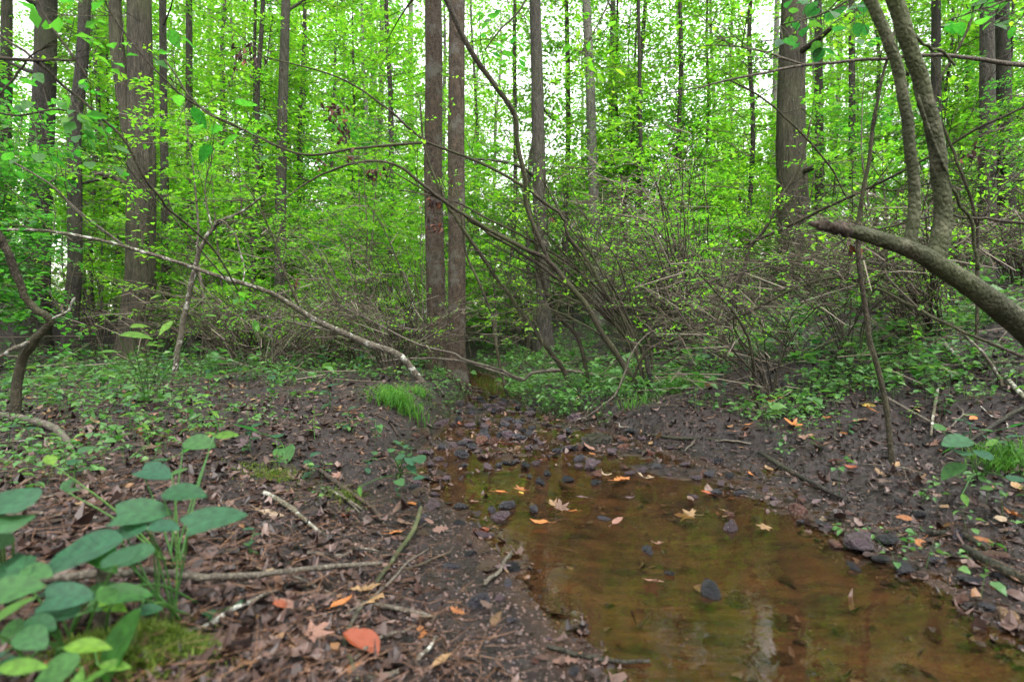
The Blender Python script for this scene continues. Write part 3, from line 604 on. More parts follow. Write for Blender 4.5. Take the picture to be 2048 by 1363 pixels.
leaning('leaning_tree', 'long grey sapling leaning low from the centre bank to the left edge', 'sapling',
  [([Z(852, 6.6), (800, 712, 6.5), (740, 688, 6.4), (640, 645, 6.1), (540, 585, 5.8), (400, 540, 5.4), (250, 492, 5.0), (100, 463, 4.7), (-60, 458, 4.5)], [19, 17, 12, 9, 7], 'lichen'),
   ([(250, 492, 5.0), (165, 430, 4.8), (80, 355, 4.6), (-30, 295, 4.4)], [6, 4], 'stem_grey'), ([(600, 618, 6), (560, 520, 5.9), (545, 470, 5.9), (500, 380, 5.8)], [6, 3]), ([(700, 670, 6.3), (560, 640, 6.1), (480, 628, 6.0)], [4, 3], 'stem_grey'), ([(450, 556, 5.5), (360, 450, 5.3), (290, 375, 5.2), (262, 345, 5.1)], [4, 2])], 'stem', 41, 80, .45, 34)
leaning('crooked_tree', 'small crooked tree with pale lichen patches on the left bank', 'tree',
  [([Z(350, 6.0), (352, 735, 6.0), (365, 650, 6.0), (385, 560, 5.95), (400, 500, 5.9), (432, 450, 5.85), (480, 425, 5.8), (532, 388, 5.7)], [15, 14, 12, 9, 4], 'lichen'),
   ([(420, 470, 5.85), (440, 440, 5.8), (470, 470, 5.8), (488, 540, 5.75), (480, 580, 5.7)], [6, 3]), ([(425, 460, 5.85), (410, 380, 5.8), (430, 300, 5.7)], [5, 2])], 'lichen', 42, 14, .5, 12)
leaning('stream_shrub', 'many-stemmed shrub leaning left over the stream from right bank', 'shrub',
  [([Z(1287, 5.9), (1249, 732, 5.9), (1210, 674, 5.85), (1171, 609, 5.8), (1136, 567, 5.75), (1094, 519, 5.7), (1042, 493, 5.6), (974, 457, 5.5), (900, 411, 5.4), (840, 365, 5.3), (799, 333, 5.2), (740, 322, 5.1), (670, 338, 5.0), (605, 371, 5.0), (553, 412, 4.9)], [17, 15, 13, 11, 9, 7, 5, 3]),
   ([(1180, 620, 5.82), (1140, 575, 5.76), (1080, 530, 5.7), (1000, 480, 5.6), (940, 440, 5.5), (885, 402, 5.4), (780, 340, 5.3)], [9, 8, 6, 3]),
   ([(1098, 522, 5.7), (1074, 467, 5.65), (1052, 406, 5.6), (1050, 360, 5.5), (1035, 285, 5.4), (1028, 225, 5.3), (985, 165, 5.2), (935, 90, 5.1), (893, 0, 5.0), (860, -80, 4.9)], [10, 10, 12, 13, 13, 12]),
   ([Z(1180, 6.4), (1158, 680, 6.3), (1123, 638, 6.25), (1097, 600, 6.2), (1078, 522, 6.1), (1065, 445, 6.0), (1045, 375, 5.9)], [11, 10, 9, 8]),
   ([Z(1293, 6.0), (1271, 690, 6), (1249, 638, 5.95), (1216, 593, 5.9), (1168, 512, 5.85), (1136, 474, 5.8), (1126, 435, 5.75), (1094, 409, 5.7), (1050, 375, 5.65), (960, 325, 5.5), (856, 284, 5.4), (776, 218, 5.3), (682, 157, 5.2), (529, 113, 5.0)], [11, 10, 9, 8, 8, 7, 5, 3]),
   ([(856, 284, 5.4), (717, 296, 5.2), (611, 309, 5.1), (517, 274, 4.9), (400, 215, 4.7), (320, 150, 4.5), (230, 40, 4.4), (200, -30, 4.3)], [7, 6, 5, 5]),
   ([Z(1300, 6.1), (1290, 720, 6.1), (1240, 600, 6.0), (1190, 520, 5.9), (1130, 440, 5.8), (1080, 350, 5.7)], [8, 6, 3]),
   ([Z(1305, 6.2), (1300, 700, 6.2), (1262, 600, 6.1), (1230, 510, 6.0), (1160, 420, 5.9)], [7, 5, 3]),
   ([Z(1312, 6.3), (1280, 690, 6.3), (1180, 560, 6.2), (1060, 480, 6.1), (980, 440, 6.0), (900, 400, 5.9), (800, 380, 5.8)], [8, 6, 3]),
   *[([Z(1288 + 4 * k, 5.9 + .09 * k), (1275 - 3 * k, 715 - 6 * k, 5.9 + .09 * k), (1235 - 14 * k, 610 - 4 * k, 5.85 + .09 * k), (1180 - 24 * k, 500 + 6 * k, 5.8 + .08 * k), (1120 - 34 * k, 390 + 16 * k, 5.75 + .08 * k)], [7, 6, 5, 4, 2]) for k in range(7)],
   ([(1171, 609, 5.8), (1110, 590, 5.7), (1070, 640, 5.65)], [4, 2]), ([(1210, 674, 5.85), (1150, 640, 5.75), (1060, 600, 5.7), (960, 560, 5.6)], [5, 3, 2])], 'stem', 43, 300, .6, 60, 9, .04)
leaning('bank_stem', 'straight dark stem leaning left, rooted in the low right bank', 'shrub',
  [([Z(1141, 6.6), (1126, 738, 6.6), (1068, 661, 6.5), (1023, 596, 6.4), (965, 516, 6.3), (919, 448, 6.2), (890, 400, 6.1), (850, 300, 6.0), (840, 200, 5.9)], [14, 11, 10, 9, 7, 4])], 'stem', 44, 14, .5, 8)
leaning('pool_stem', 'thin dark stem rising beside the upstream pool', 'shrub',
  [([Z(1015, 7.4), (994, 703, 7.4), (985, 638, 7.4), (965, 580, 7.3), (932, 506, 7.3), (925, 440, 7.2), (905, 330, 7.2), (903, 240, 7.1)], [8, 7, 6, 3])], 'stem', 45, 12, .45, 8)
leaning('slant_tree', 'dark slim tree slanting right up from green clump on right bank', 'sapling',
  [([Z(1435, 6.2), (1455, 640, 6.1), (1500, 500, 6.0), (1522, 470, 5.9), (1560, 400, 5.8), (1600, 330, 5.7), (1622, 240, 5.6)], [10, 9, 8, 4]),
   ([(1515, 480, 5.9), (1580, 450, 5.6), (1640, 420, 5.3), (1740, 375, 4.9), (1850, 318, 4.5), (1950, 260, 4.2), (2080, 200, 3.9)], [8, 8, 7, 6, 6]), ([(1740, 375, 4.9), (1800, 380, 4.8), (1900, 362, 4.6), (2060, 360, 4.4)], [4, 3])], 'stem', 46, 70, .5, 40)
leaning('arched_branch', 'low arched stem curving across the right bank', 'shrub',
  [([Z(1255, 5.8), (1290, 706, 5.7), (1365, 672, 5.5), (1480, 630, 5.3), (1600, 572, 5.1), (1690, 555, 5.0), (1760, 580, 4.8), (1840, 620, 4.5), (1920, 660, 4.2), (1990, 690, 4.0), (2090, 730, 3.8)], [7, 8, 8, 7, 8, 9]),
   ([(1690, 555, 5.0), (1590, 520, 5.1), (1480, 545, 5.2), (1390, 570, 5.3)], [6, 3], 'stem_grey'), ([(1760, 580, 4.8), (1660, 530, 4.9), (1600, 515, 5.0), (1540, 520, 5.1)], [5, 3], 'stem_grey'),
   ([(1920, 664, 4.2), (1965, 705, 4.1), (1998, 755, 4.05), (2005, 785, 4.0), (1990, 806, 4.0)], [7, 7, 5], 'lichen'), ([(1840, 620, 4.5), (1780, 560, 4.6), (1760, 530, 4.7), (1700, 510, 4.8)], [5, 3], 'stem_grey')], 'stem', 47, 110, .5, 24)
leaning('upright_stem', 'thin upright mossy stem on the muddy right bank, near the water', 'sapling',
  [([Z(1786, 3.3), (1770, 800, 3.3), (1742, 690, 3.3), (1722, 560, 3.28), (1716, 450, 3.25), (1735, 340, 3.2), (1752, 210, 3.15), (1790, 60, 3.1)], [15, 13, 12, 11, 9, 6]), ([(1722, 500, 3.28), (1690, 540, 3.3), (1680, 575, 3.3)], [4, 2])], 'stem', 48, 8, .3, 0)
# the mottled trunk that hangs in from the right with two upright stems
def right_log():
    rng = np.random.default_rng(49); Y = 2.1
    c = world_pts([(2190, 800, 2.35), (2100, 705, 2.25), (2048, 655, 2.2), (1960, 585, 2.12), (1885, 535, 2.06), (1825, 500, 2.02), (1740, 472, 2.0), (1690, 458, 1.98)]); base = c[0]
    lo = np.array([c[0][0] + .5, 2.5, 0]); lo[2] = h1(lo[0], lo[1]) - .1
    t = thing('mottled_tree', lo, 'mottled smooth trunk leaning in low from right edge with two upright stems', 'tree'); base = lo
    c = np.vstack([lo, c]); w = np.array([62, 57, 54, 50, 43, 38, 33, 29, 25]) / 2 * c[:, 1] / FPX
    V, T = tube(c, w, 16, 60, lump=.05); obj('trunk', mesh('trunk', V - base, T, M['smooth'], None, True), t)
    e = world_pts([(1700, 460, 1.985), (1665, 452, 1.975), (1640, 449, 1.97), (1618, 446, 1.965)])
    V, T = tube(e, np.array([28, 25, 17, 6]) / 2 * 1.98 / FPX, 12, 22, lump=.55, wob=.006); obj('broken_end', mesh('broken_end', V - base, T, M['deadwood'], None, True), t, label='splintered rotten end of the trunk')
    for k in range(9):
        q0 = e[0] + (e[2] - e[0]) * rng.uniform(.2, .9) + rng.normal(0, .007, 3); dd = norm(e[3] - e[0] + rng.normal(0, .012, 3)); ln = rng.uniform(.03, .08)
        V, T = tube(np.array([q0, q0 + dd * ln * .5 + rng.normal(0, .002, 3), q0 + dd * ln]), [rng.uniform(.005, .009), .005, .001], 5, 7, lump=.3); obj('splinter', mesh('splinter', V - base, T, M['deadwood'], None, False), t)
    for p, w in (([(1812, 505, 2.02), (1826, 450, 2.02), (1828, 380, 2.02), (1818, 280, 2.0), (1798, 150, 1.98), (1768, 60, 1.96), (1735, -10, 1.95), (1690, -90, 1.93)], [34, 27, 26, 26, 27, 27]),
                 ([(1866, 530, 2.06), (1882, 470, 2.06), (1886, 400, 2.06), (1868, 270, 2.04), (1845, 170, 2.02), (1815, 80, 2.0), (1785, -10, 1.98), (1745, -100, 1.96)], [52, 40, 38, 37, 38, 38])):
        stem_part(t, base, world_pts(p), w, 'smooth', 'stem', 14, .004, .06)
    stem_part(t, base, world_pts([(1835, 190, 2.0), (1880, 320, 2.02), (1915, 400, 2.05), (1945, 460, 2.1), (1955, 540, 2.12)][::-1]), [9, 8, 7], 'smooth', 'branch', 8)
    stem_part(t, base, world_pts([(1822, 60, 2.0), (1850, 90, 2.02), (1880, 100, 2.05), (1910, 130, 2.1)]), [9, 6], 'smooth', 'branch', 8)
right_log()
leaning('long_branch', 'long thin branch crossing in front of the massive hillside trunk', 'branch',
  [([(2300, 160, 3.2), (2048, 130, 3.1), (1900, 112, 3.1), (1780, 116, 3.1), (1610, 131, 3.1), (1480, 155, 3.1), (1385, 178, 3.15)], [13, 11, 9, 8, 6, 3], 'stem_grey'),
   ([(1612, 131, 3.1), (1540, 108, 3.1), (1470, 94, 3.1), (1370, 92, 3.15)], [6, 4, 2], 'stem_grey'), ([(1460, 160, 3.1), (1540, 205, 3.15), (1600, 262, 3.2), (1660, 330, 3.25), (1690, 390, 3.3)], [4, 5, 5, 3])], 'stem', 50, 14, .3, 5, 8, .045)
leaning('slim_right_stem', 'thin bare stem in front of the two right-edge trunks', 'sapling',
  [([Z(1952, 4.4), (1955, 540, 4.4), (1952, 440, 4.35), (1925, 350, 4.3), (1895, 280, 4.3), (1870, 190, 4.25), (1930, 70, 4.2), (1960, -30, 4.2)], [8, 7, 6, 5])], 'stem', 51, 16, .5, 14)
leaning('dark_right_branch', 'dark level branch entering at the right edge above the mud', 'branch',
  [([(2250, 470, 3.0), (2048, 446, 2.9), (1960, 438, 2.9), (1880, 430, 2.9), (1790, 450, 3.0), (1700, 470, 3.1)], [9, 8, 7, 5, 3]), ([(1960, 438, 2.9), (2000, 380, 2.9), (2060, 330, 2.9)], [5, 4])], 'stem', 52, 6, .3, 0)
leaning('dark_left_branch', 'heavy dark level branch entering at the upper left edge', 'branch',
  [([(-160, 122, 2.3), (0, 117, 2.3), (80, 122, 2.3), (150, 120, 2.3)], [12, 10, 8, 6]), ([(-80, 20, 2.25), (10, 78, 2.3), (62, 112, 2.3), (150, 190, 2.4), (240, 270, 2.5), (290, 360, 2.6), (352, 430, 2.8), (420, 490, 3.0), (470, 570, 3.2), (500, 625, 3.3)], [7, 7, 7, 7, 6, 5, 3]),
   ([(55, -40, 2.3), (95, 40, 2.3), (150, 120, 2.3)], [6, 7]), ([(0, 190, 2.3), (40, 140, 2.3), (75, 105, 2.3), (118, 88, 2.3)], [5, 5, 3])], 'stem', 53, 12, .25, 8, 8, .06, 'dark', r=.002)
leaning('bent_left_stem', 'dark bent stem with an elbow at the left picture edge', 'tree',
  [([Z(28, 3.6), (40, 735, 3.6), (70, 680, 3.55), (98, 640, 3.5), (60, 610, 3.45), (40, 570, 3.4), (18, 510, 3.35), (-10, 460, 3.3), (-70, 380, 3.2)], [24, 22, 20, 17, 18, 19, 18]), ([(70, 680, 3.55), (20, 700, 3.5), (-40, 740, 3.5)], [12, 10, 8], 'lichen'), ([(98, 640, 3.5), (130, 625, 3.5), (150, 595, 3.5)], [7, 5], 'lichen'), ([(125, 625, 3.5), (122, 610, 3.5)], [7, 6], 'lichen')], 'stem', 54, 10, .25, 8, 10, .05, 'dark')
leaning('stump', 'short dark broken stump at the foot of the stream shrub', 'stump',
  [([Z(1305, 5.6), (1302, 770, 5.6), (1296, 735, 5.6), (1293, 712, 5.6)], [22, 14, 13, 12])], 'bark_dark', 55, 0, sides=11)
leaning('hoop_stem', 'pale thin hooped stem bending down to the stream bank', 'branch',
  [([Z(1158, 5.3), (1199, 815, 5.25), (1228, 791, 5.2), (1249, 750, 5.2), (1266, 700, 5.2), (1300, 665, 5.3), (1330, 655, 5.4)], [5, 5, 4, 3])], 'stem_grey', 56, 8, .3, 0)
leaning('fallen_branch', 'fallen bare stem sagging across the stream in front of the pool', 'branch',
  [([(1300, 770, 6.9), (1234, 756, 6.9), (1126, 741, 6.9), (1090, 742, 6.9), (1061, 748, 6.9), (1045, 760, 6.9), (1003, 747, 7), (921, 722, 7.1), (827, 716, 7.2), (760, 724, 7.3)], [9, 9, 8, 7, 6, 5])], 'stem_grey', 57, 8, .3, 0)
leaning('draped_branch', 'thin fallen stem draped past foot of the centre pair', 'branch',
  [([(1045, 758, 6.8), (1026, 752, 6.8), (997, 738, 6.8), (938, 722, 6.85), (897, 703, 6.9), (840, 690, 7), (740, 640, 7.1), (680, 610, 7.2)], [7, 7, 6, 5, 3])], 'stem_grey', 58, 10, .35, 0)

# branches that hang in with broad leaves, each leaf its own part
def broad_leaf_mesh(name, L, W, mat, rng, kind='ovate', curl=.15, fold=.18):
    n = 11; t = np.linspace(0, 1, n)
    w = {'ovate': np.sin(np.pi * np.clip(t * .96 + .02, 0, 1) ** .75) ** .85, 'heart': np.where(t < .18, .72 + 1.5 * t, 1) * np.cos((t * 1.0) ** 1.7 * math.pi / 2) ** .8, 'lance': np.sin(np.pi * t ** .85)}[kind] * W / 2
    w[-1] = 0; w = w * (1 + rng.normal(0, .03, n)); 
    x = t * L; zc = -curl * L * t ** 2; z0 = rng.normal(0, .006, n) * L
    rows = []
    for s in (-1, -.5, 0, .5, 1): rows.append(np.stack([x - (.10 * L * (abs(s)) * (t < .15) if kind == 'heart' else 0), s * w, zc + abs(s) * w * fold + z0 * abs(s)], 1))
    V = np.concatenate(rows); T = []
    for r in range(4):
        for i in range(n - 1):
            a = r * n + i; T += [(a, a + 1, a + n + 1), (a, a + n + 1, a + n)]
    return mesh(name, V, np.array(T), mat, None, True)
rngL = np.random.default_rng(77)
LEAFM = {}
for k, m, kd, ws in (('ovate', 'big', 'ovate', (.56, .66, .74)), ('heart', 'big', 'heart', (.9, 1.0, .85)), ('dark', 'dark_broad', 'ovate', (.5, .6, .55)), ('lance', 'bright_broad', 'lance', (.35, .4, .45))):
    LEAFM[k] = [broad_leaf_mesh('leaf', 1, w, M[m], rngL, kd, c) for w, c in zip(ws, (.06, .14, .24))]
def place_leaf(parent, base, at, L, az, pitch, roll, kind='ovate', rng=rngL):
    return obj('leaf', LEAFM[kind][rng.integers(3)], parent, np.asarray(at) - base, (roll, -pitch, az), L)

def leafy_branch(label, stem, w, lv, kind, L, seed, name='leafy_branch', mat='stem'):
    rng = np.random.default_rng(seed); c = world_pts(stem); base = c[0]; t = thing(name, base, label, 'branch'); stem_part(t, base, c, w, mat, 'twig', 6)
    for (px, py, Y) in lv:
        p = P(px, py, Y); k = np.argmin(((catmull(c, 30) - p) ** 2).sum(1)); a = catmull(c, 30)[k]; d = p - a
        az = math.atan2(d[1], d[0]) + rng.normal(0, .4); s = obj('petiole', mesh('petiole', *tube(np.array([a - base, (a + p) / 2 - base + [0, 0, .01], p - base]), [.0022, .0016, .0012], 4, 6), M['stem'], None, True), t)
        place_leaf(t, base, p, L * rng.uniform(.75, 1.25), az, rng.uniform(-.7, .1), rng.normal(0, .35), kind, rng)
rb = np.random.default_rng(60)
leafy_branch('hanging twig with round dark leaves right of the centre pair', [(1080, -60, 5.0), (1040, 20, 5.0), (1000, 60, 5.0), (970, 100, 5.0)], [6, 3], [(960 + rb.uniform(0, 80), 20 + rb.uniform(0, 110), 5 + rb.uniform(-.25, .25)) for _ in range(22)], 'dark', .085, 61)
leafy_branch('spray of big deep green leaves in front of the upper left trees', [(330, 120, 3.0), (400, 215, 3.0), (470, 250, 3.05), (545, 290, 3.1)], [5, 3], [(q[0], q[1], 3.05) for q in [(355, 190), (400, 250), (385, 215), (440, 250), (470, 205), (500, 265), (530, 290), (475, 270), (420, 290), (510, 225), (540, 310), (340, 60), (365, 75)]], 'dark', .11, 62)
leafy_branch('bough of broad bright leaves over the massive hillside trunk', [(1760, -60, 3.0), (1700, 0, 3.0), (1640, 30, 3.05), (1560, 50, 3.1)], [7, 3], [(1560 + rb.uniform(0, 190), -10 + rb.uniform(0, 110), 3 + rb.uniform(-.3, .3)) for _ in range(40)], 'ovate', .075, 63)
leafy_branch('bough of broad bright leaves at the top right corner', [(2110, -40, 2.6), (2020, 0, 2.6), (1950, 20, 2.6), (1900, 40, 2.7)], [7, 3], [(1890 + rb.uniform(0, 170), -20 + rb.uniform(0, 75), 2.6 + rb.uniform(-.3, .3)) for _ in range(26)], 'dark', .07, 64)
leafy_branch('leafy twig hanging down before the blue-grey leaning trunk', [(1240, -60, 4.2), (1215, 10, 4.2), (1190, 60, 4.2), (1165, 100, 4.2)], [5, 2], [(1130 + rb.uniform(0, 110), 40 + rb.uniform(0, 120), 4.2 + rb.uniform(-.25, .25)) for _ in range(26)], 'lance', .085, 65)
leafy_branch('leafy bough along the upper left picture edge', [(-80, 200, 3.4), (20, 230, 3.4), (120, 220, 3.5), (200, 240, 3.6)], [6, 3], [(-20 + rb.uniform(0, 260), 140 + rb.uniform(0, 220), 3.5 + rb.uniform(-.4, .4)) for _ in range(46)], 'dark', .09, 66)

# clumps of dead brown leaves caught in the stream shrub
def dead_clump(px, py, Y, n, s, label, seed):
    rng = np.random.default_rng(seed); c = P(px, py, Y); C = c + rng.normal(0, s, (n, 3)) * np.array([1, .6, 1]); A = rng.normal(0, .6, (n, 3)); A[:, 2] -= .8
    l = rng.uniform(.04, .08, n); obj('dead_leaf_clump', mesh('dead_leaf_clump', *[(q - c if i == 0 else q) for i, q in enumerate(leafs(C, A, rng.normal(0, 1, (n, 3)), l, l * .25, .3, True))], M['deadleaf']), None, c, label=label, category='dead leaves', group='dead leaf clumps caught in the shrub')
for i, (px, py, Y, n, s, l) in enumerate([(490, 108, 5.0, 34, .07, 'large dark clump of dead leaves at upper tip of stream shrub'), (672, 220, 5.2, 30, .06, 'ragged black dead-leaf clump below the shrub tip clump'), (690, 262, 5.2, 18, .045, 'small dead-leaf clump hanging just under the ragged black one'), (747, 346, 5.2, 20, .035, 'round brown dead-leaf clump left of the centre pair'), (635, 322, 5.05, 7, .03, 'little dead-leaf clump on the level shrub branch'), (866, 402, 5.35, 22, .035, 'dead-leaf clump where shrub stems cross the left centre tree'), (868, 450, 5.4, 18, .04, 'dead-leaf clump lower down on the left centre tree'), (590, 566, 5.8, 10, .04, 'red-brown dead-leaf clump on the long leaning sapling'), (700, 305, 5.15, 8, .03, 'dead-leaf clump where the level shrub branch starts'), (1945, 300, 4.2, 12, .05, 'dark dead-leaf clump before the right-edge trunks'), (1708, 492, 3.3, 8, .018, 'purple dead-leaf clump on the thin upright mossy stem'), (1105, 438, 5.72, 3, .012, 'single red leaf hanging in the stream shrub')]): dead_clump(px, py, Y, n, s, l, 400 + i)

# ------------------------------------------------------------------ stones
def stone_mesh(seed, flat=.6, rough=.42):
    rng = np.random.default_rng(seed); import bmesh
    bm = bmesh.new(); bmesh.ops.create_icosphere(bm, subdivisions=3, radius=1.0); V = np.array([v.co[:] for v in bm.verts]); T = np.array([[v.index for v in f.verts] for f in bm.faces]); bm.free()
    for k in range(12):                                  # facets
        d = norm(rng.normal(0, 1, 3)); lim = rng.uniform(.5, .85); q = V @ d; V = V - np.maximum(q - lim, 0)[:, None] * d * .85
    V = V * (1 + rough * (noise(V * 1.7 + rng.uniform(0, 50, 3)) - .5) + rough * .4 * (noise(V * 5 + 9) - .5))[:, None]
    V *= np.array([1, rng.uniform(.65, .9), flat]); return mesh('stone', V, T, M['stone'], None, True)
STM = [stone_mesh(500 + i, f) for i, f in enumerate((.5, .42, .6, .35, .7, .5, .3, .55))]
SCOL = {'dark grey': (0.03, 0.028, 0.035), 'purple-grey': (0.065, 0.044, 0.052), 'red-brown': (0.085, 0.038, 0.027), 'brown': (0.045, 0.028, 0.017), 'tan': (0.16, 0.10, 0.055), 'black': (0.010, 0.010, 0.013)}
ST = []
def z1(l): return [(780 + a * .293, 700 + b * .293, w * .293, c) for a, b, w, c in l]
def z2(l): return [(680 + a * .369, 860 + b * .369, w * .369, c) for a, b, w, c in l]
def z3(l): return [(1348 + a * .369, 860 + b * .369, w * .369, c) for a, b, w, c in l]
D, U, RB, BR, TN, BK = 'dark grey', 'purple-grey', 'red-brown', 'brown', 'tan', 'black'
ST += z1([(760, 370, 60, U), (1000, 375, 50, D), (880, 375, 60, U), (660, 400, 50, D), (750, 420, 70, U), (960, 440, 80, U), (910, 450, 50, BR), (1260, 460, 110, U), (640, 480, 60, D), (800, 475, 80, D), (790, 525, 80, U), (640, 540, 100, U), (480, 590, 60, RB), (800, 580, 120, U), (640, 580, 80, D), (880, 600, 90, D), (1210, 575, 90, D), (530, 630, 100, U), (630, 630, 100, RB), (250, 700, 110, U), (490, 740, 100, D), (870, 670, 50, TN), (1290, 760, 90, D), (510, 810, 60, D), (390, 880, 80, U), (250, 880, 60, D), (1070, 885, 70, BK), (1020, 960, 90, BK), (1210, 945, 90, BK), (950, 905, 50, D), (1400, 985, 80, BK), (200, 965, 80, BR), (310, 985, 80, U), (920, 800, 60, RB), (1520, 700, 100, U), (1380, 810, 110, U), (1000, 790, 60, U), (560, 430, 60, D), (700, 330, 60, D), (1150, 520, 60, U), (1320, 540, 50, U), (1450, 545, 50, U), (1640, 560, 110, BK), (430, 520, 60, U), (540, 520, 80, U), (700, 640, 90, RB), (600, 680, 70, U), (860, 760, 70, U), (740, 700, 70, RB)])
ST += z2([(760, 925, 140, D), (925, 1020, 60, D), (850, 1030, 90, TN), (1055, 490, 70, D), (1675, 735, 80, D), (1430, 545, 60, D), (440, 470, 80, D), (515, 350, 60, U), (430, 330, 70, BR), (600, 745, 90, D), (440, 695, 60, RB), (500, 410, 110, U), (820, 480, 60, D), (910, 830, 70, D), (715, 665, 50, D), (280, 680, 50, D), (660, 420, 70, D), (1790, 860, 60, BK), (780, 1240, 40, D), (590, 1255, 50, D), (1265, 1310, 70, D), (730, 1340, 60, BK), (870, 910, 60, U), (1490, 350, 70, BR), (900, 1330, 45, D), (1060, 1260, 45, RB), (1130, 1130, 40, U)])
ST += z3([(675, 440, 100, RB), (190, 945, 160, BK), (1555, 920, 110, RB), (1810, 1030, 150, TN), (1740, 700, 130, RB), (190, 245, 65, D), (1000, 610, 240, U), (690, 510, 70, D), (1150, 590, 130, BK), (1330, 455, 90, BK), (1220, 415, 60, BK), (1700, 960, 90, D), (1600, 830, 120, BK), (1800, 860, 60, D), (1750, 790, 80, BK), (1120, 730, 90, BK), (870, 640, 90, RB), (240, 180, 60, BK), (360, 350, 70, D), (490, 320, 60, U), (1560, 590, 100, D), (1430, 700, 80, D), (345, 930, 130, BR), (575, 1060, 120, BR), (415, 1235, 140, BR), (575, 1245, 140, BR), (1400, 1100, 120, BR), (760, 1320, 70, BR), (620, 830, 110, BR), (1620, 1180, 120, BR), (1250, 1290, 110, BR), (80, 760, 80, BR), (900, 1090, 100, BR)])
def place_name(p):
    x, y, z = p; ins = bool(_inside(np.array([x]), np.array([y]))[0]); px, py = pix(x, y, max(z, 0))
    if ins:
        if y > 6.4: return 'in the narrow upstream channel'
        if y > 4.3: return 'in the stony riffle'
        if y > 3.0: return 'in shallows below the riffle'
        return 'in the clear brown pool' + (' at the bottom edge' if y < 1.75 else '')
    dl, dr = _dist(np.array([x]), np.array([y]), SH_L)[0], _dist(np.array([x]), np.array([y]), SH_R)[0]
    if dl < dr:
        if y < 3 and dl < .55: return 'on the wet gravel bar'
        return 'on the left bank' + (' near the bottom edge' if y < 1.9 else ' beyond the gravel bar' if y < 4 else ' near the centre trees')
    return 'on the right mud bank' + (' by the pool' if y < 2.6 else ' by the flats' if y < 4.2 else ' below the thicket')
items = []; rs = np.random.default_rng(510)
BIG = obj('boulder', STM[0], None, (0, 0, 0), label='large mossy wedge-shaped stone lying in the middle of the riffle', category='stone', group='stones of the stream bed')
p = G(1195, 888); BIG.location = (p[0], p[1], .02); BIG.scale = (.145, .1, .15); BIG.rotation_euler = (0, -.16, .1); BIG.color = (0.016, 0.014, 0.006, 1)
def add_stone(p, s, c, lift=.25):
    k = rs.integers(len(STM)); z = p[2] + s * lift * (.5 if p[2] < -.03 else 1) * .6; s *= 1.15; z = max(z, s * rs.uniform(.05, .4)) if c != BR else z
    o = obj('stone', STM[k], None, (p[0], p[1], z), (rs.normal(0, .15), rs.normal(0, .15), rs.uniform(0, 6.28)), (s * rs.uniform(.9, 1.1), s * rs.uniform(.8, 1.1), s * rs.uniform(.8, 1.2)), category='stone', group='stones of the stream bed')
    o.color = (*(np.array(SCOL[c]) * rs.uniform(.75, 1.3)), 1); sz = 'big' if s > .075 else 'small' if s < .035 else 'mid-sized'
    items.append((o, pix(*p)[0], f'{sz} {c} stone {place_name(p)}'))
for px, py, w, c in ST:
    p = G(px, py + w * .12); s = w / 2 * p[1] / FPX
    if py > 1060 and c == BR: p[2] = h1(p[0], p[1])
    add_stone(p, s, c)
for _ in range(195):                                      # smaller stones of the riffle and the shore
    Y = rs.choice([rs.uniform(4.2, 7.3), rs.uniform(3.2, 4.4), rs.uniform(2.0, 3.4)], p=[.5, .32, .18]); k = rs.uniform(-.1, 1.1)
    xl = np.interp(Y, [q[1] for q in SH_L], [q[0] for q in SH_L]); xr = np.interp(Y, [q[1] for q in SH_R], [q[0] for q in SH_R]); x = xl + (xr - xl) * (k if Y > 3.3 else rs.choice([rs.normal(0, .12), 1 + rs.normal(0, .12)]))
    add_stone(np.array([x, Y, h1(x, Y)]), rs.uniform(.018, .045) * (1.3 if Y > 4.4 else 1), rs.choice([D, U, U, RB, BK, BR]))
uniquify(items)

# ------------------------------------------------------------------ fallen leaves that can be picked out singly
def fan_leaf(pts, rng, curl, name='fallen_leaf'):
    pts = np.array(pts); n = len(pts); ring = np.concatenate([pts * .5 + np.array([.18, 0]), pts]); V = np.concatenate([[[.3, 0]], ring]); r = np.hypot(V[:, 0] - .3, V[:, 1])
    z = curl * r ** 2 + .05 * np.sin(V[:, 0] * 7 + rng.uniform(0, 6)) * r + np.abs(V[:, 1]) * rng.uniform(.0, .25) + rng.normal(0, .02, len(V)); V = np.column_stack([V, z]); T = []
    for i in range(n):
        j = (i + 1) % n; T += [(0, 1 + i, 1 + j), (1 + i, 1 + n + i, 1 + n + j), (1 + i, 1 + n + j, 1 + j)]
    mb = MB().add((V, np.array(T))); mb.add(tube(np.array([[.02, 0, z[0]], [-.2, .03, .01], [-.38, .02, .03]]), [.012, .01, .01], 4, 6)); return mb.mesh(name, M['fallen'], smooth=False)
def polar(l): return [(.3 + r * math.cos(math.radians(a)), r * math.sin(math.radians(a))) for a, r in l]
MAPLE = polar([(180, .3), (150, .22), (128, .5), (112, .42), (104, .55), (84, .3), (62, .52), (55, .74), (45, .5), (26, .3), (14, .55), (0, .78), (-14, .55), (-26, .3), (-45, .5), (-55, .74), (-62, .52), (-84, .3), (-104, .55), (-112, .42), (-128, .5), (-150, .22)])
OAK = [(0, 0), (.12, .10), (.2, .2), (.26, .1), (.36, .14), (.42, .3), (.5, .14), (.6, .15), (.68, .3), (.76, .14), (.86, .14), (1, 0), (.86, -.13), (.76, -.15), (.68, -.28), (.58, -.14), (.48, -.15), (.4, -.3), (.34, -.13), (.24, -.12), (.18, -.2), (.1, -.1)]
OVATE = [(x, s * .27 * math.sin(math.pi * x ** .8) ** .8) for s, xs in ((1, np.linspace(0, 1, 8)[:-1]), (-1, np.linspace(1, 0, 8)[:-1])) for x in xs]
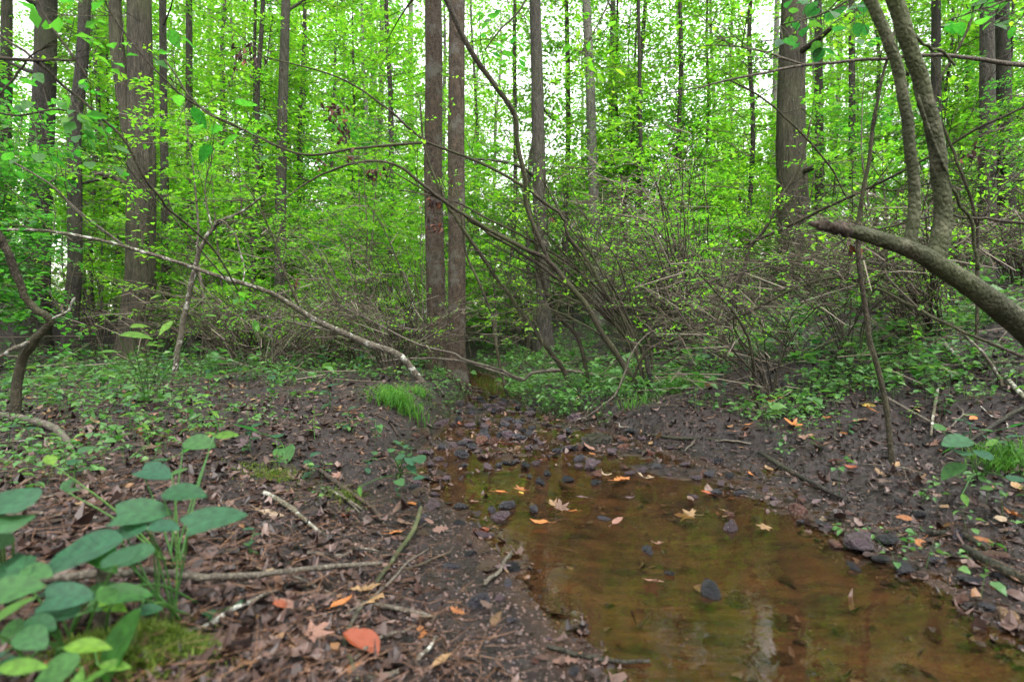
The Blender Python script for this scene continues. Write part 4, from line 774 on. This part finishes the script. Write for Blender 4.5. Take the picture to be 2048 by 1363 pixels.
FLM = {'lobed': [fan_leaf(MAPLE, rs, c) for c in (.12, .3, -.1, .45)], 'oak-shaped': [fan_leaf(OAK, rs, c) for c in (.1, .35, -.15)], 'oval': [fan_leaf(OVATE, rs, c) for c in (.1, .3, -.2, .5)]}
FCOL = {'orange': (.42, .15, .035), 'tan': (.36, .22, .10), 'pale': (.46, .34, .22), 'pinkish': (.27, .14, .10), 'rust-red': (.36, .085, .028), 'brown': (.15, .085, .055), 'purple-brown': (.12, .075, .08), 'yellow': (.45, .32, .06)}
items = []
def add_leaf(p, L, col, shp, rz=None, tilt=.12, lift=.006):
    z = max(p[2], 0.0) + lift; k = FLM[shp]; o = obj('fallen_leaf', k[rs.integers(len(k))], None, (p[0], p[1], z + .004), (rs.normal(0, tilt), rs.normal(0, tilt), rs.uniform(0, 6.28) if rz is None else rz), L, category='leaf', group='single fallen leaves')
    o.color = (*(np.array(FCOL[col]) * rs.uniform(.4, .8)), 1); items.append((o, pix(*p)[0], f'{col} {shp} fallen leaf {place_name(p)}')); return o
O, TA, PA, PK, RR, YE = 'orange', 'tan', 'pale', 'pinkish', 'rust-red', 'yellow'
for px, py, w, c, s in [(1392, 1058, 50, TA, 'lobed'), (1535, 1066, 32, TA, 'lobed'), (1155, 1047, 30, O, 'oval'), (990, 997, 30, O, 'oval'), (950, 1012, 26, PK, 'lobed'), (1295, 1192, 46, PK, 'lobed'), (1212, 960, 34, PA, 'lobed'), (1228, 978, 48, O, 'oak-shaped'), (1292, 966, 42, PA, 'lobed'), (1110, 1037, 28, TA, 'lobed'), (1005, 892, 30, RR, 'oval'), (1130, 902, 26, PA, 'oval'), (1545, 947, 27, TA, 'oval'), (1645, 1047, 36, PA, 'oval'), (1087, 927, 22, RR, 'oval'), (1190, 917, 22, O, 'oval'), (840, 1258, 44, O, 'oak-shaped'), (700, 1192, 66, TA, 'oak-shaped'), (612, 1287, 74, PK, 'lobed'), (866, 1346, 54, TA, 'oval'), (520, 1027, 62, PA, 'oval'), (562, 1047, 50, 'purple-brown', 'lobed'), (688, 1352, 50, O, 'lobed'), (1720, 821, 30, YE, 'oval'), (1752, 827, 28, O, 'oval'), (1597, 857, 44, O, 'lobed'), (1500, 860, 32, O, 'oval'), (1550, 800, 30, O, 'lobed'), (1845, 1087, 54, O, 'oak-shaped'), (1985, 1107, 54, TA, 'oval'), (1440, 1037, 28, TA, 'lobed'), (1010, 1139, 28, TA, 'oval'), (1178, 1022, 30, 'purple-brown', 'oak-shaped'), (990, 950, 42, 'purple-brown', 'oak-shaped'), (1425, 1000, 26, RR, 'oval'), (1160, 1330, 60, 'pinkish', 'oak-shaped'), (1050, 1002, 30, O, 'lobed'), (1045, 1010, 20, YE, 'oval'), (1225, 1078, 32, PK, 'oval'), (1310, 1118, 26, PK, 'lobed'), (1465, 1005, 20, O, 'oval'), (1305, 765, 34, RR, 'oak-shaped'), (1190, 905, 30, PK, 'oval'), (830, 1020, 36, O, 'oval'), (775, 1075, 40, O, 'oak-shaped'), (975, 1060, 34, RR, 'oval'), (735, 1220, 60, TA, 'oak-shaped'), (660, 1230, 50, O, 'oval'), (1715, 938, 26, RR, 'oval'), (1640, 900, 40, 'brown', 'lobed'), (1680, 925, 30, RR, 'oval'), (1770, 965, 36, TA, 'oak-shaped'), (2040, 1045, 40, O, 'lobed'), (1880, 1020, 34, TA, 'oval'), (1940, 1085, 40, O, 'oval')]:
    p = G(px, py); add_leaf(p, w * p[1] / FPX * (.8 if s == 'lobed' else .95), c, s, None, .16, .0005 if p[2] < 0 else .006)
p = G(755, 1330); o = add_leaf(p, .10, RR, 'oval', 2.7, .05); o.data = broad_leaf_mesh('fallen_leaf', 1.05, .75, M['fallen'], rs, 'ovate', -.35, .75); o.location.z += .012; o.color = (.17, .03, .006, 1); items[-1] = (o, 755, 'largest bright rust-red curled fallen leaf at the bottom edge')
for _ in range(236):
    py = rs.choice([rs.uniform(770, 900), rs.uniform(900, 1363)], p=[.55, .45]); px = rs.uniform(0, 2048); p = G(px, py, 14)
    if _inside(np.array([p[0]]), np.array([p[1]]))[0] and (rs.random() < .45 or p[1] < 2.4): continue
    add_leaf(p, rs.uniform(.045, .085) * (.7 if p[1] < 2.2 else 1), rs.choice(['brown', 'purple-brown', TA, O, PK, PA, RR], p=[.24, .2, .18, .14, .12, .08, .04]), rs.choice(['lobed', 'oak-shaped', 'oval'], p=[.25, .25, .5]), None, .25, .012)
uniquify(items)

def flakes(C, A, N, L, ratio, rng, m=7):               # torn flat bits of leaf with ragged outlines
    n = len(C); A = norm(A); S = norm(np.cross(N, A)); N = np.cross(A, S); ang = (np.arange(m)[None, :] + rng.uniform(-.3, .3, (n, m))) * 2 * math.pi / m
    r = rng.uniform(.55, 1.1, (n, m)); u = np.cos(ang) * r * (L / 2)[:, None]; v = np.sin(ang) * r * (L / 2 * ratio)[:, None]; bend = rng.normal(0, 1.6, n)[:, None] * u ** 2 / L[:, None] + rng.normal(0, .03, (n, m)) * L[:, None]
    V = C[:, None, :] + u[..., None] * A[:, None, :] + v[..., None] * S[:, None, :] + bend[..., None] * N[:, None, :]
    V = np.concatenate([C[:, None, :], V], 1).reshape(-1, 3); k = np.arange(n)[:, None] * (m + 1); j = np.arange(m)
    return V, np.concatenate([k + np.array([[0, 1 + q, 1 + (q + 1) % m]]) for q in j])
# ------------------------------------------------------------------ litter, gravel, needles, twigs (uncountable)
def field(n, yr, pxr, rng, keep):
    Y = np.exp(rng.uniform(math.log(yr[0]), math.log(yr[1]), n)); px = rng.uniform(*pxr, n); x = (px - 1024) * Y / FPX
    ins = _inside(x, Y); z = hgt(x, Y); dl, dr = _dist(x, Y, SH_L), _dist(x, Y, SH_R); k = keep(x, Y, z, ins, np.minimum(dl, dr), dl < dr, px)
    return x[k], Y[k], z[k]
rf = np.random.default_rng(600)
def lit_keep(x, y, z, ins, d, left, px): 
    pr = np.where(left, np.where(y > 3, sstep(.0, .25, d), sstep(.25, .7, d)), np.where(y > 4.2, .9, .3 + .5 * sstep(.25, 1.2, d))); pr = np.where(ins, np.where((y > 3.8) & (y < 6.5), .3, np.where(d < .1, .3, np.where(y > 2.6, .08, -.04))), pr); return rf.random(len(x)) < pr + .06
x, y, z = field(76000, (.75, 14), (-250, 2300), rf, lit_keep); n = len(x); z = np.where((z < 0) & (y > 3.3), 0.0, z); l = (.012 + .06 * rf.random(n) ** 2.2) * (.8 + .1 * np.minimum(y, 6))
a = rf.normal(0, 1, (n, 3)); a[:, 2] *= .12; nn = np.zeros((n, 3)); nn[:, 2] = 1; nn += rf.normal(0, .2, (n, 3))
obj('leaf_litter', mesh('leaf_litter', *flakes(np.stack([x, y, z + rf.uniform(.003, .016, n)], 1), a, nn, l, rf.uniform(.25, .85, n), rf), M['litter'], None, False), kind='stuff', label='brown mat of rotting leaves over both banks', category='leaf litter')
def nd_keep(x, y, z, ins, d, left, px): return (~ins) & (d > .2) & (rf.random(len(x)) < np.where(left, .9, .45))
x, y, z = field(12000, (.75, 6), (-200, 2250), rf, nd_keep); n = len(x); az = rf.uniform(0, 6.28, n); l = rf.uniform(.04, .13, n)
A = np.stack([x, y, z + rf.uniform(.008, .03, n)], 1); B = A + np.stack([np.cos(az) * l, np.sin(az) * l, rf.normal(0, .012, n)], 1)
obj('needle_litter', mesh('needle_litter', *sticks(A, B, rf.uniform(.0006, .0013, n)), M['needle']), kind='stuff', label='fine pine needles and stalks strewn over the litter', category='needle litter')
def gr_keep(x, y, z, ins, d, left, px): return ((~ins) & left & (d < .5) & (y < 3.2)) | (ins & (d < .12)) | ((~ins) & ~left & (d < .5) & (rf.random(len(x)) < .5)) | (ins & (y > 4.2) & (y < 7) & (rf.random(len(x)) < .6)) | (ins & (y > 2.5) & (fbm(x, y, 8.8, 2.2, 2) > .06))
x, y, z = field(34000, (.9, 7.5), (500, 2150), rf, gr_keep); n = min(len(x), 11000); x, y, z = x[:n], y[:n], z[:n]
oc = np.array([(1, 0, 0), (0, 1, 0), (-1, 0, 0), (0, -1, 0), (.1, .1, 1), (0, 0, -1)], float); ot = np.array([(0, 1, 4), (1, 2, 4), (2, 3, 4), (3, 0, 4), (1, 0, 5), (2, 1, 5), (3, 2, 5), (0, 3, 5)])
s = (rf.uniform(.002, .009, n) * (1 + .15 * y))[:, None, None]; ra = rf.uniform(0, 6.28, n); ca, sa = np.cos(ra)[:, None], np.sin(ra)[:, None]; q = oc[None] * (1 + rf.normal(0, .22, (n, 6, 3))); q[:, :, 2] *= .55
q = np.stack([q[:, :, 0] * ca - q[:, :, 1] * sa, q[:, :, 0] * sa + q[:, :, 1] * ca, q[:, :, 2]], 2) * s + np.stack([x, y, z - .3 * s[:, 0, 0]], 1)[:, None, :]
obj('gravel', mesh('gravel', q.reshape(-1, 3), (np.arange(n)[:, None, None] * 6 + ot[None]).reshape(-1, 3), M['gravel'], None, True), kind='stuff', label='wet reddish gravel along the water edge', category='gravel')

def br_keep(x, y, z, ins, d, left, px): return (~ins) & (d > .5) & (rf.random(len(x)) < np.where(left, .25, .9)) & (y > 4.3)
x, y, z = field(1500, (4.3, 13), (-100, 2200), rf, br_keep); n = len(x); az = rf.uniform(0, 6.28, n); l = rf.uniform(.15, .6, n); up = rf.normal(0, .3, n)
A = np.stack([x, y, z + rf.uniform(.02, .35, n)], 1); B = A + np.stack([np.cos(az) * l, np.sin(az) * l, up * l], 1); B[:, 2] = np.maximum(B[:, 2], hgt(B[:, 0], B[:, 1]) + .02)
obj('brushwood', mesh('brushwood', *sticks(A, B, rf.uniform(.003, .007, n)), M['twig']), kind='stuff', label='tangle of thin dead twigs lying through the undergrowth', category='brushwood')

# fallen sticks, each its own thing
items = []
def ground_stick(pts, w, mat, label=None, lift=.01, seed=0, cat='stick'):
    c = []
    for q in pts:
        if len(q) == 3: c.append(P(*q))
        else: g = G(*q); g[2] = max(g[2], 0) + lift; c.append(g)
    c = np.array(c); base = c[0]; wd = np.interp(np.linspace(0, 1, len(c)), np.linspace(0, 1, len(w)), w) / 2 * c[:, 1] / FPX
    o = obj('stick', mesh('stick', *[(q - base if i == 0 else q) for i, q in enumerate(tube(c, wd, 8, 8 * len(c), lump=.15, wob=.004))], M[mat], None, True), None, base, category=cat, group='fallen sticks on the ground', label=label)
    if not label: items.append((o, pix(*c[len(c) // 2])[0], f'thin fallen twig {place_name(c[len(c) // 2])}'))
for s in [([(-60, 1222), (60, 1212), (200, 1196), (300, 1190), (400, 1197), (520, 1190), (650, 1168), (762, 1157)], [17, 16, 15, 12, 9], 'stem_grey', 'long grey-brown stick lying across the bottom left below the broad leaves', .05),
          ([(842, 1020), (828, 1070), (795, 1115), (752, 1180), (715, 1240), (690, 1290), (705, 1345), (720, 1390)], [9, 10, 10, 9, 8], 'smooth', 'crooked brown stick running down the edge of the gravel bar', .015),
          ([(-40, 838), (40, 846), (100, 862), (130, 890), (142, 910)], [16, 16, 14, 10], 'stem_grey', 'grey root-like branch lying at the left picture edge', .03),
          ([(528, 990), (575, 1025), (620, 1058), (665, 1088)], [11, 11, 8, 5], 'lichen', 'pale stick slanting down the left bank past the moss', .012),
          ([(640, 950), (690, 985), (740, 1020), (770, 1060)], [9, 10, 8, 5], 'deadwood', 'brown root ridge slanting toward the gravel bar', .01),
          ([(1095, 1298), (1160, 1318), (1230, 1336), (1300, 1352)], [9, 9, 7], 'bark_dark', 'dark stick half sunk at the pool edge, bottom centre', .006),
          ([(1520, 915), (1580, 948), (1640, 985), (1700, 1010)], [8, 10, 9, 6], 'bark_dark', 'dark wet stick lying across the orange flats', .012),
          ([(1930, 1105), (2000, 1142), (2090, 1190)], [18, 22, 24], 'bark_dark', 'thick black waterlogged log at the right edge', .01),
          ([(1860, 1075), (1920, 1090), (1975, 1108)], [12, 14, 9], 'bark_dark', 'short black stick above the waterlogged log', .008),
          ([(2110, 800), (2020, 850), (1960, 885), (1880, 935)], [9, 8, 5], 'bark_dark', 'dark branch end slanting in over the right grass clump', .04),
          ([(1290, 870), (1350, 880), (1420, 885), (1500, 892)], [5, 6, 4], 'bark_dark', 'dark wet twig edging the water under the right bank', .012),
          ([(1750, 730), (1850, 742), (1950, 735), (2060, 728)], [7, 7, 5], 'stem_grey', 'long pale stick lying level on the right mud slope', .02),
          ([(1760, 800), (1850, 850), (1960, 900), (2060, 930)], [6, 6, 5], 'stem_grey', 'pale thin stick slanting down the right mud bank', .02),
          ([(1890, 700), (1915, 728), (1930, 745)], [8, 8, 5], 'lichen', 'short white peeled stick on the right mud slope', .03),
          ([(1875, 790), (1868, 830), (1862, 880)], [6, 6, 4], 'lichen', 'white twig lying downslope on the right mud bank', .02),
          ([(2010, 770), (2045, 805), (2090, 840)], [9, 9, 8], 'lichen', 'curved white stick at the right edge under the arched stem', .03)]:
    ground_stick(s[0], s[1], s[2], s[3], s[4])
c = np.array([P(207, 1205, 1.15), P(206, 1160, 1.14), P(213, 1118, 1.13)]); c[0][2] = h1(c[0][0], c[0][1]) - .01
obj('peg_stick', mesh('peg_stick', *[(q - c[0] if i == 0 else q) for i, q in enumerate(tube(c, [.012, .012, .011], 10, 12, lump=.06))], M['lichen'], None, True), None, c[0], label='short white stick standing upright among the broad leaves', category='stick')
rk = np.random.default_rng(640)
for k in range(90):
    px, py = rk.uniform(0, 2048), rk.choice([rk.uniform(730, 900), rk.uniform(900, 1340)], p=[.6, .4]); p = G(px, py, 14)
    if _inside(np.array([p[0]]), np.array([p[1]]))[0]: continue
    az = rk.uniform(0, 3.14); l = rk.uniform(.15, .6); q = []
    for u in (-.5, -.15, .2, .5):
        x, y = p[0] + math.cos(az) * l * u + rk.normal(0, .015), p[1] + math.sin(az) * l * u + rk.normal(0, .015); q.append((x, y, max(h1(x, y), 0) + .012))
    q = np.array(q); r = rk.uniform(.003, .008); b = q[0]
    o = obj('stick', mesh('stick', *[(v - b if i == 0 else v) for i, v in enumerate(tube(q, [r, r, r * .5], 5, 14, wob=.01))], M[rk.choice(['stem', 'stem_grey', 'deadwood', 'lichen'])], None, True), None, b, category='stick', group='fallen sticks on the ground')
    items.append((o, pix(*p)[0], f'thin fallen twig {place_name(p)}'))
uniquify(items)

# roots under the right centre tree where the bank is cut
tr9 = [o for o in bpy.data.objects if o.get('label', '').startswith('right tree of the centre pair')][0]; b9 = np.array(tr9.location)
for k in range(16):
    a = rk.uniform(-1.9, .9); p0 = b9 + np.array([math.cos(a) * .12, math.sin(a) * .12 - .05, .06]); q = [p0]
    for j in range(3):
        p0 = p0 + np.array([math.cos(a) * .13 + rk.normal(0, .04), math.sin(a) * .13 - .04 + rk.normal(0, .04), 0]); p0[2] = h1(p0[0], p0[1]) + .02 - .02 * (j == 2); q.append(p0.copy())
    r = rk.uniform(.006, .02); obj('root', mesh('root', *[(v - b9 if i == 0 else v) for i, v in enumerate(tube(np.array(q), [r, r * .8, r * .5, r * .3], 6, 14, wob=.02))], M['deadwood'], None, True), tr9)

# ------------------------------------------------------------------ ground cover, grass, moss, broad-leaved plants
def cov_keep(x, y, z, ins, d, left, px):
    f = fbm(x, y, 5.5, .9, 3) + .5; far = sstep(3.0, 7.0, y)
    pr = np.where(left, .08 + .3 * far, .05 + .95 * sstep(3.6, 5.2, y)) * sstep(.45, .62, f + .04 * far); pr = np.where(~left & (d < .6) & (y < 5.4), pr * .3, pr)
    return (~ins) & (rf.random(len(x)) < pr)
x, y, z = field(46000, (1.75, 22), (-250, 2300), rf, cov_keep); n = len(x); k = 5
idx = np.repeat(np.arange(n), k); ss = np.where(y < 4, np.minimum(np.exp(rf.normal(-.1, .3, n)), 1.2), np.exp(rf.normal(0, .38, n))); hh = rf.uniform(.03, .14, n) * (1 + .05 * y) * ss; az = rf.uniform(0, 6.28, n * k); l = rf.uniform(.018, .042, n * k) * (1 + .05 * y[idx]) * ss[idx]
C = np.stack([x[idx] + np.cos(az) * .03, y[idx] + np.sin(az) * .03, z[idx] + hh[idx] * rf.uniform(.5, 1.1, n * k)], 1); a = np.stack([np.cos(az), np.sin(az), rf.normal(-.05, .3, n * k)], 1); nn = np.zeros((n * k, 3)); nn[:, 2] = 1; nn += rf.normal(0, .3, nn.shape)
nr = y[idx] < 4.5; wd_ = l * rf.uniform(.3, .45, n * k); mb = MB().add(leafs(C[~nr], a[~nr], nn[~nr], l[~nr], wd_[~nr]), 0).add(leafs(C[nr], a[nr], nn[nr], l[nr], wd_[nr], .1, True), 0).add(sticks(np.stack([x, y, z - .01], 1), np.stack([x + rf.normal(0, .02, n), y, z + hh], 1), .0012), 0)
obj('ground_cover', mb.mesh('ground_cover', [M['cover']]), kind='stuff', label='low green seedlings and herbs covering the forest floor', category='ground cover')

def herb_proto(seed, H, nl, L, kind):
    rng = np.random.default_rng(seed); out = []
    st = np.array([[0, 0, -.02], [rng.normal(0, .02), rng.normal(0, .02), H * .5], [rng.normal(0, .04), rng.normal(0, .04), H]]); out.append(('stem', mesh('stem', *tube(st, [.0025, .002, .0012], 5, 9), M['cover'], None, True), None, None))
    for i in range(nl):
        u = .35 + .65 * i / max(1, nl - 1); s = catmull(st, 20)[int(u * 19)]; az = 2.4 * i + rng.normal(0, .3); out.append(('leaf', LEAFM[kind][rng.integers(3)], tuple(s), (rng.normal(0, .2), rng.normal(.0, .25), az, L * rng.uniform(.7, 1.2))))
    return out
HP = [herb_proto(700, .12, 5, .055, 'ovate'), herb_proto(701, .18, 7, .05, 'lance'), herb_proto(702, .09, 3, .06, 'heart'), herb_proto(703, .26, 9, .06, 'ovate')]
items = []
def herb(p, k, s, rz, label=None):
    t = thing('seedling', p, label or '', 'plant', 'leafy seedlings on the banks', rz, (s,) * 3)
    for nm, me, at, r in HP[k]:
        if at is None: obj(nm, me, t)
        else: obj(nm, me, t, at, r[:3], r[3])
    return t
for px, py, k, s in [(572, 918, 2, 1.7), (440, 880, 1, 1.3), (500, 905, 0, 1.1), (800, 930, 0, .9), (820, 915, 2, .9), (795, 1000, 0, .6), (735, 950, 0, .8), (620, 960, 0, 1.0), (560, 940, 1, .8), (660, 820, 0, 1.5), (540, 820, 3, 1.2), (120, 830, 3, 1.2), (300, 900, 1, 1.2), (330, 950, 2, 1.1), (150, 980, 0, 1.2), (330, 790, 3, 1.3), (60, 900, 0, 1.3), (420, 770, 3, 1.4), (230, 820, 3, 1.2), (480, 760, 3, 1.2), (590, 770, 3, 1.3), (500, 1120, 0, .6), (430, 1255, 2, .6), (1900, 905, 2, 1.2), (1940, 880, 0, 1.2), (1980, 900, 2, 1.3), (2020, 930, 0, 1.2), (1890, 830, 0, 1.0), (1820, 850, 1, .9), (1870, 760, 3, 1.2), (1700, 870, 0, .8), (1450, 800, 3, 1.4), (1500, 770, 3, 1.4), (1400, 770, 3, 1.6), (1220, 730, 3, 1.6), (1280, 745, 3, 1.6), (1170, 745, 3, 1.5), (1350, 740, 3, 1.7), (1600, 690, 3, 1.8), (1700, 660, 3, 1.8), (1800, 640, 3, 1.8), (1540, 730, 3, 1.6), (1640, 740, 3, 1.4), (1760, 700, 3, 1.5), (1150, 790, 0, 1.3), (1240, 800, 1, 1.3), (840, 760, 3, 1.3), (800, 780, 1, 1.2), (720, 760, 3, 1.4), (650, 760, 3, 1.4), (860, 800, 0, 1.2), (700, 860, 0, 1.1), (630, 880, 1, 1.0), (750, 880, 0, .9), (260, 860, 0, 1.2), (20, 800, 3, 1.3), (100, 770, 3, 1.4), (170, 750, 3, 1.5)]:
    p = G(px, py, 16); o = herb(p, k, s, rs.uniform(0, 6.28)); items.append((o, px, ['low broad-leaved seedling', 'narrow-leaved seedling', 'three-leaved seedling', 'tall leafy herb'][k] + ' ' + place_name(p)))
uniquify(items)

def tuft(px, py, n, L, label, seed, lean=(0, -.3), w=.0022, spread=.07, name='grass_tuft', mat='grass'):
    rng = np.random.default_rng(seed); b = G(px, py, 14); V, T, k = [], [], 0
    for i in range(n):
        r = rng.normal(0, spread, 2); az = rng.uniform(0, 6.28); l = L * rng.uniform(.5, 1.15); d = np.array([math.cos(az) * .45 + lean[0], math.sin(az) * .45 + lean[1]]); t = np.linspace(0, 1, 6); z0 = h1(b[0] + r[0], b[1] + r[1]) - b[2]
        x = r[0] + d[0] * l * t ** 1.5; y = r[1] + d[1] * l * t ** 1.5; z = z0 + l * (t * .95 - .75 * t ** 2.2); s = np.array([-math.sin(az), math.cos(az), 0]) * w * rng.uniform(.7, 1.3)
        c = np.stack([x, y, z], 1); wd = (1 - t ** 2)[:, None]; V += [c - s * wd, c + s * wd]; q = k
        for j in range(5): T += [(q + j, q + j + 1, q + 6 + j + 1), (q + j, q + 7 + j, q + 6 + j)]
        k += 12
    t = thing(name, b, label, 'grass tuft'); obj('foliage', mesh('foliage', np.concatenate(V), np.array(T), M[mat]), t, kind='stuff'); return t
tuft(798, 812, 420, .46, 'lush green grass tuft drooping over the left stream bank', 71, (.05, -.5), .003, .1)
tuft(838, 790, 130, .26, 'small grass tuft beside the lush one, nearer the centre trees', 72, (.2, -.4))
tuft(2010, 930, 340, .3, 'grass clump hanging over the mud at the right edge', 73, (-.3, -.4))
tuft(1340, 785, 90, .34, 'bright blade grass at the foot of the dark stump', 74, (.1, -.2), .004, .1)
tuft(1275, 810, 60, .28, 'thin pale grass blades below the stream shrub', 75, (0, -.3), .003, .08)
tuft(1390, 770, 120, .28, 'soft green grass clump right of the dark stump', 76, (0, -.2), .003, .14)
def moss(px, py, rx, n, label, seed, L=.02):
    rng = np.random.default_rng(seed); b = G(px, py); r = np.minimum(np.abs(rng.normal(0, .55, n)), 1.6) * rx; az = rng.uniform(0, 6.28, n); x, y = b[0] + r * np.cos(az) * 1.3, b[1] + r * np.sin(az); dome = .03 * np.maximum(1 - (r / rx) ** 2, 0); z = hgt(x, y) + dome * rng.uniform(.2, 1, n)
    a = rng.normal(0, .6, (n, 3)); a[:, 2] = np.abs(a[:, 2]) + .5; l = L * rng.uniform(.5, 1.3, n); t = thing('moss_cushion', b, label, 'moss'); obj('foliage', mesh('foliage', *[(q - b if i == 0 else q) for i, q in enumerate(leafs(np.stack([x, y, z], 1), a, rng.normal(0, 1, (n, 3)), l, l * .12))], M['moss']), t, kind='stuff')
moss(335, 1300, .09, 5200, 'bright yellow-green moss cushion at the bottom left', 81)
moss(205, 1330, .10, 4200, 'darker moss cushion left of the bright one, at bottom edge', 82)
moss(545, 960, .17, 1500, 'thin moss patch on the left bank under the three-leaved seedling', 83, .016)
moss(690, 1000, .12, 800, 'small moss patch beside the gravel bar', 84, .014)

def broad_plant():
    b0 = G(330, 1235); base = np.array([b0[0], b0[1], b0[2]])
    specs = [  # leaf centre px, py, depth, length, heading deg, pitch, roll, kind
     (440, 1045, 1.18, .125, 35, .12, -.05, 'heart'), (370, 986, 1.28, .105, 8, .06, 0, 'ovate'), (290, 1028, 1.25, .12, 15, .1, .1, 'heart'), (235, 1062, 1.2, .12, 195, -.05, .1, 'ovate'), (150, 1092, 1.1, .17, 200, -.05, .05, 'ovate'), (330, 1052, 1.22, .085, 350, .05, 0, 'ovate'),
     (262, 1106, 1.15, .09, 200, 0, -.1, 'ovate'), (318, 1040, 1.3, .07, 60, .1, 0, 'ovate'), (205, 1085, 1.12, .11, 330, -.35, .3, 'dark'), (255, 1180, 1.05, .1, 20, -.3, .2, 'dark'), (190, 1255, .98, .16, 240, -.75, .3, 'dark'), (110, 1225, 1.0, .1, 170, .0, .1, 'ovate'), (300, 1220, 1.08, .05, 30, 0, 0, 'ovate')]
    t = thing('broad_leaved_plant', base, 'broad-leaved plant with blue-green notched leaves at the bottom left', 'plant')
    for i, (px, py, Y, L, hd, pt, rl, kd) in enumerate(specs):
        c = P(px, py, Y); h = math.radians(hd); rl += .42 * math.cos(h); pt += .38 * math.sin(h); d = np.array([math.cos(h), math.sin(h), 0]); p = c - d * L * .45; roots = base + np.array([rs.normal(0, .03), rs.normal(0, .03), 0]); mid = (roots + p) / 2 + np.array([rs.normal(0, .01), 0, .03])
        obj('stalk', mesh('stalk', *[(v - base if j == 0 else v) for j, v in enumerate(tube(np.array([roots, mid, p]), [.0028, .0022, .0015], 6, 12))], M['cover'], None, True), t)
        place_leaf(t, base, p, L * .88, h, pt * .8, rl * .8, kd)
broad_plant()
def near_plant(label, rootpx, specs, seed):
    rng = np.random.default_rng(seed); b = G(*rootpx); t = thing('leafy_plant', b, label, 'plant')
    for px, py, Y, L, kd in specs:
        c = P(px, py, Y); hd = rng.uniform(0, 6.28); p = c - np.array([math.cos(hd), math.sin(hd), 0]) * L * .45; roots = b + np.array([rng.normal(0, .02), rng.normal(0, .02), -.01])
        obj('stalk', mesh('stalk', *[(v - b if j == 0 else v) for j, v in enumerate(tube(np.array([roots, (roots + p) / 2 + [0, 0, .02], p]), [.003, .0025, .0015], 5, 10))], M['cover'], None, True), t)
        place_leaf(t, b, p, L, hd, rng.normal(0, .15) + .35 * math.sin(hd), rng.normal(0, .2) + .4 * math.cos(hd), kd, rng)
near_plant('leafy plant with rounded leaves cut by the left edge', (20, 1150), [(30, 1012, 1.15, .11, 'heart'), (20, 1050, 1.1, .1, 'heart'), (40, 1128, 1.05, .09, 'ovate'), (15, 1190, .95, .09, 'ovate'), (70, 1142, 1.05, .06, 'ovate'), (-30, 1090, 1.1, .1, 'ovate')], 91)
near_plant('cluster of small bright leaves in the bottom left corner', (110, 1345), [(105, 1328, .88, .075, 'ovate'), (170, 1290, .92, .07, 'lance'), (195, 1352, .88, .05, 'lance'), (40, 1330, .85, .07, 'lance'), (150, 1355, .86, .05, 'lance'), (60, 1270, .9, .06, 'ovate'), (25, 1245, .9, .07, 'lance'), (80, 1240, .95, .05, 'ovate')], 92)
rq = np.random.default_rng(97)
near_plant('sprawling plant of many mid-sized leaves filling the bottom left', (150, 1290), [(rq.uniform(0, 330), rq.uniform(1110, 1340), rq.uniform(.95, 1.15), rq.uniform(.04, .075), rq.choice(['heart', 'ovate', 'lance', 'dark'])) for _ in range(12)], 98)
near_plant('leggy plant with pale leaves above the broad-leaved plant', (340, 1140), [(395, 885, 1.6, .09, 'ovate'), (450, 872, 1.6, .08, 'lance'), (310, 940, 1.5, .08, 'heart'), (360, 945, 1.5, .05, 'ovate'), (150, 978, 1.45, .06, 'ovate'), (420, 868, 1.65, .06, 'lance'), (100, 925, 1.4, .08, 'lance')], 93)
near_plant('small trailing plant at the edge of the gravel bar', (800, 950), [(783, 902, 2.6, .05, 'ovate'), (800, 910, 2.55, .05, 'ovate'), (822, 918, 2.5, .055, 'heart'), (843, 922, 2.5, .055, 'heart'), (825, 932, 2.5, .05, 'heart'), (838, 955, 2.45, .05, 'ovate'), (800, 962, 2.4, .05, 'heart'), (720, 975, 2.3, .05, 'lance')], 94)
near_plant('plant with flat blue-green leaves above right-edge grass', (1960, 950), [(1915, 880, 1.9, .12, 'ovate'), (1920, 905, 1.9, .1, 'ovate'), (1905, 928, 1.9, .09, 'ovate'), (1965, 915, 1.9, .07, 'ovate'), (2040, 960, 1.8, .09, 'ovate'), (1985, 880, 2.0, .06, 'lance'), (1930, 990, 1.8, .06, 'lance')], 95)
near_plant('slender plant with long leaves floating before the big forked tree', (290, 800), [(330, 640, 2.6, .11, 'lance'), (270, 670, 2.5, .13, 'lance'), (280, 655, 2.6, .1, 'lance'), (310, 690, 2.6, .08, 'lance'), (215, 705, 2.6, .08, 'lance'), (420, 630, 2.8, .07, 'lance'), (310, 590, 2.8, .05, 'lance')], 96)
print('TRIS', sum(len(m.polygons) for m in bpy.data.meshes), 'OBJ', len(bpy.data.objects))
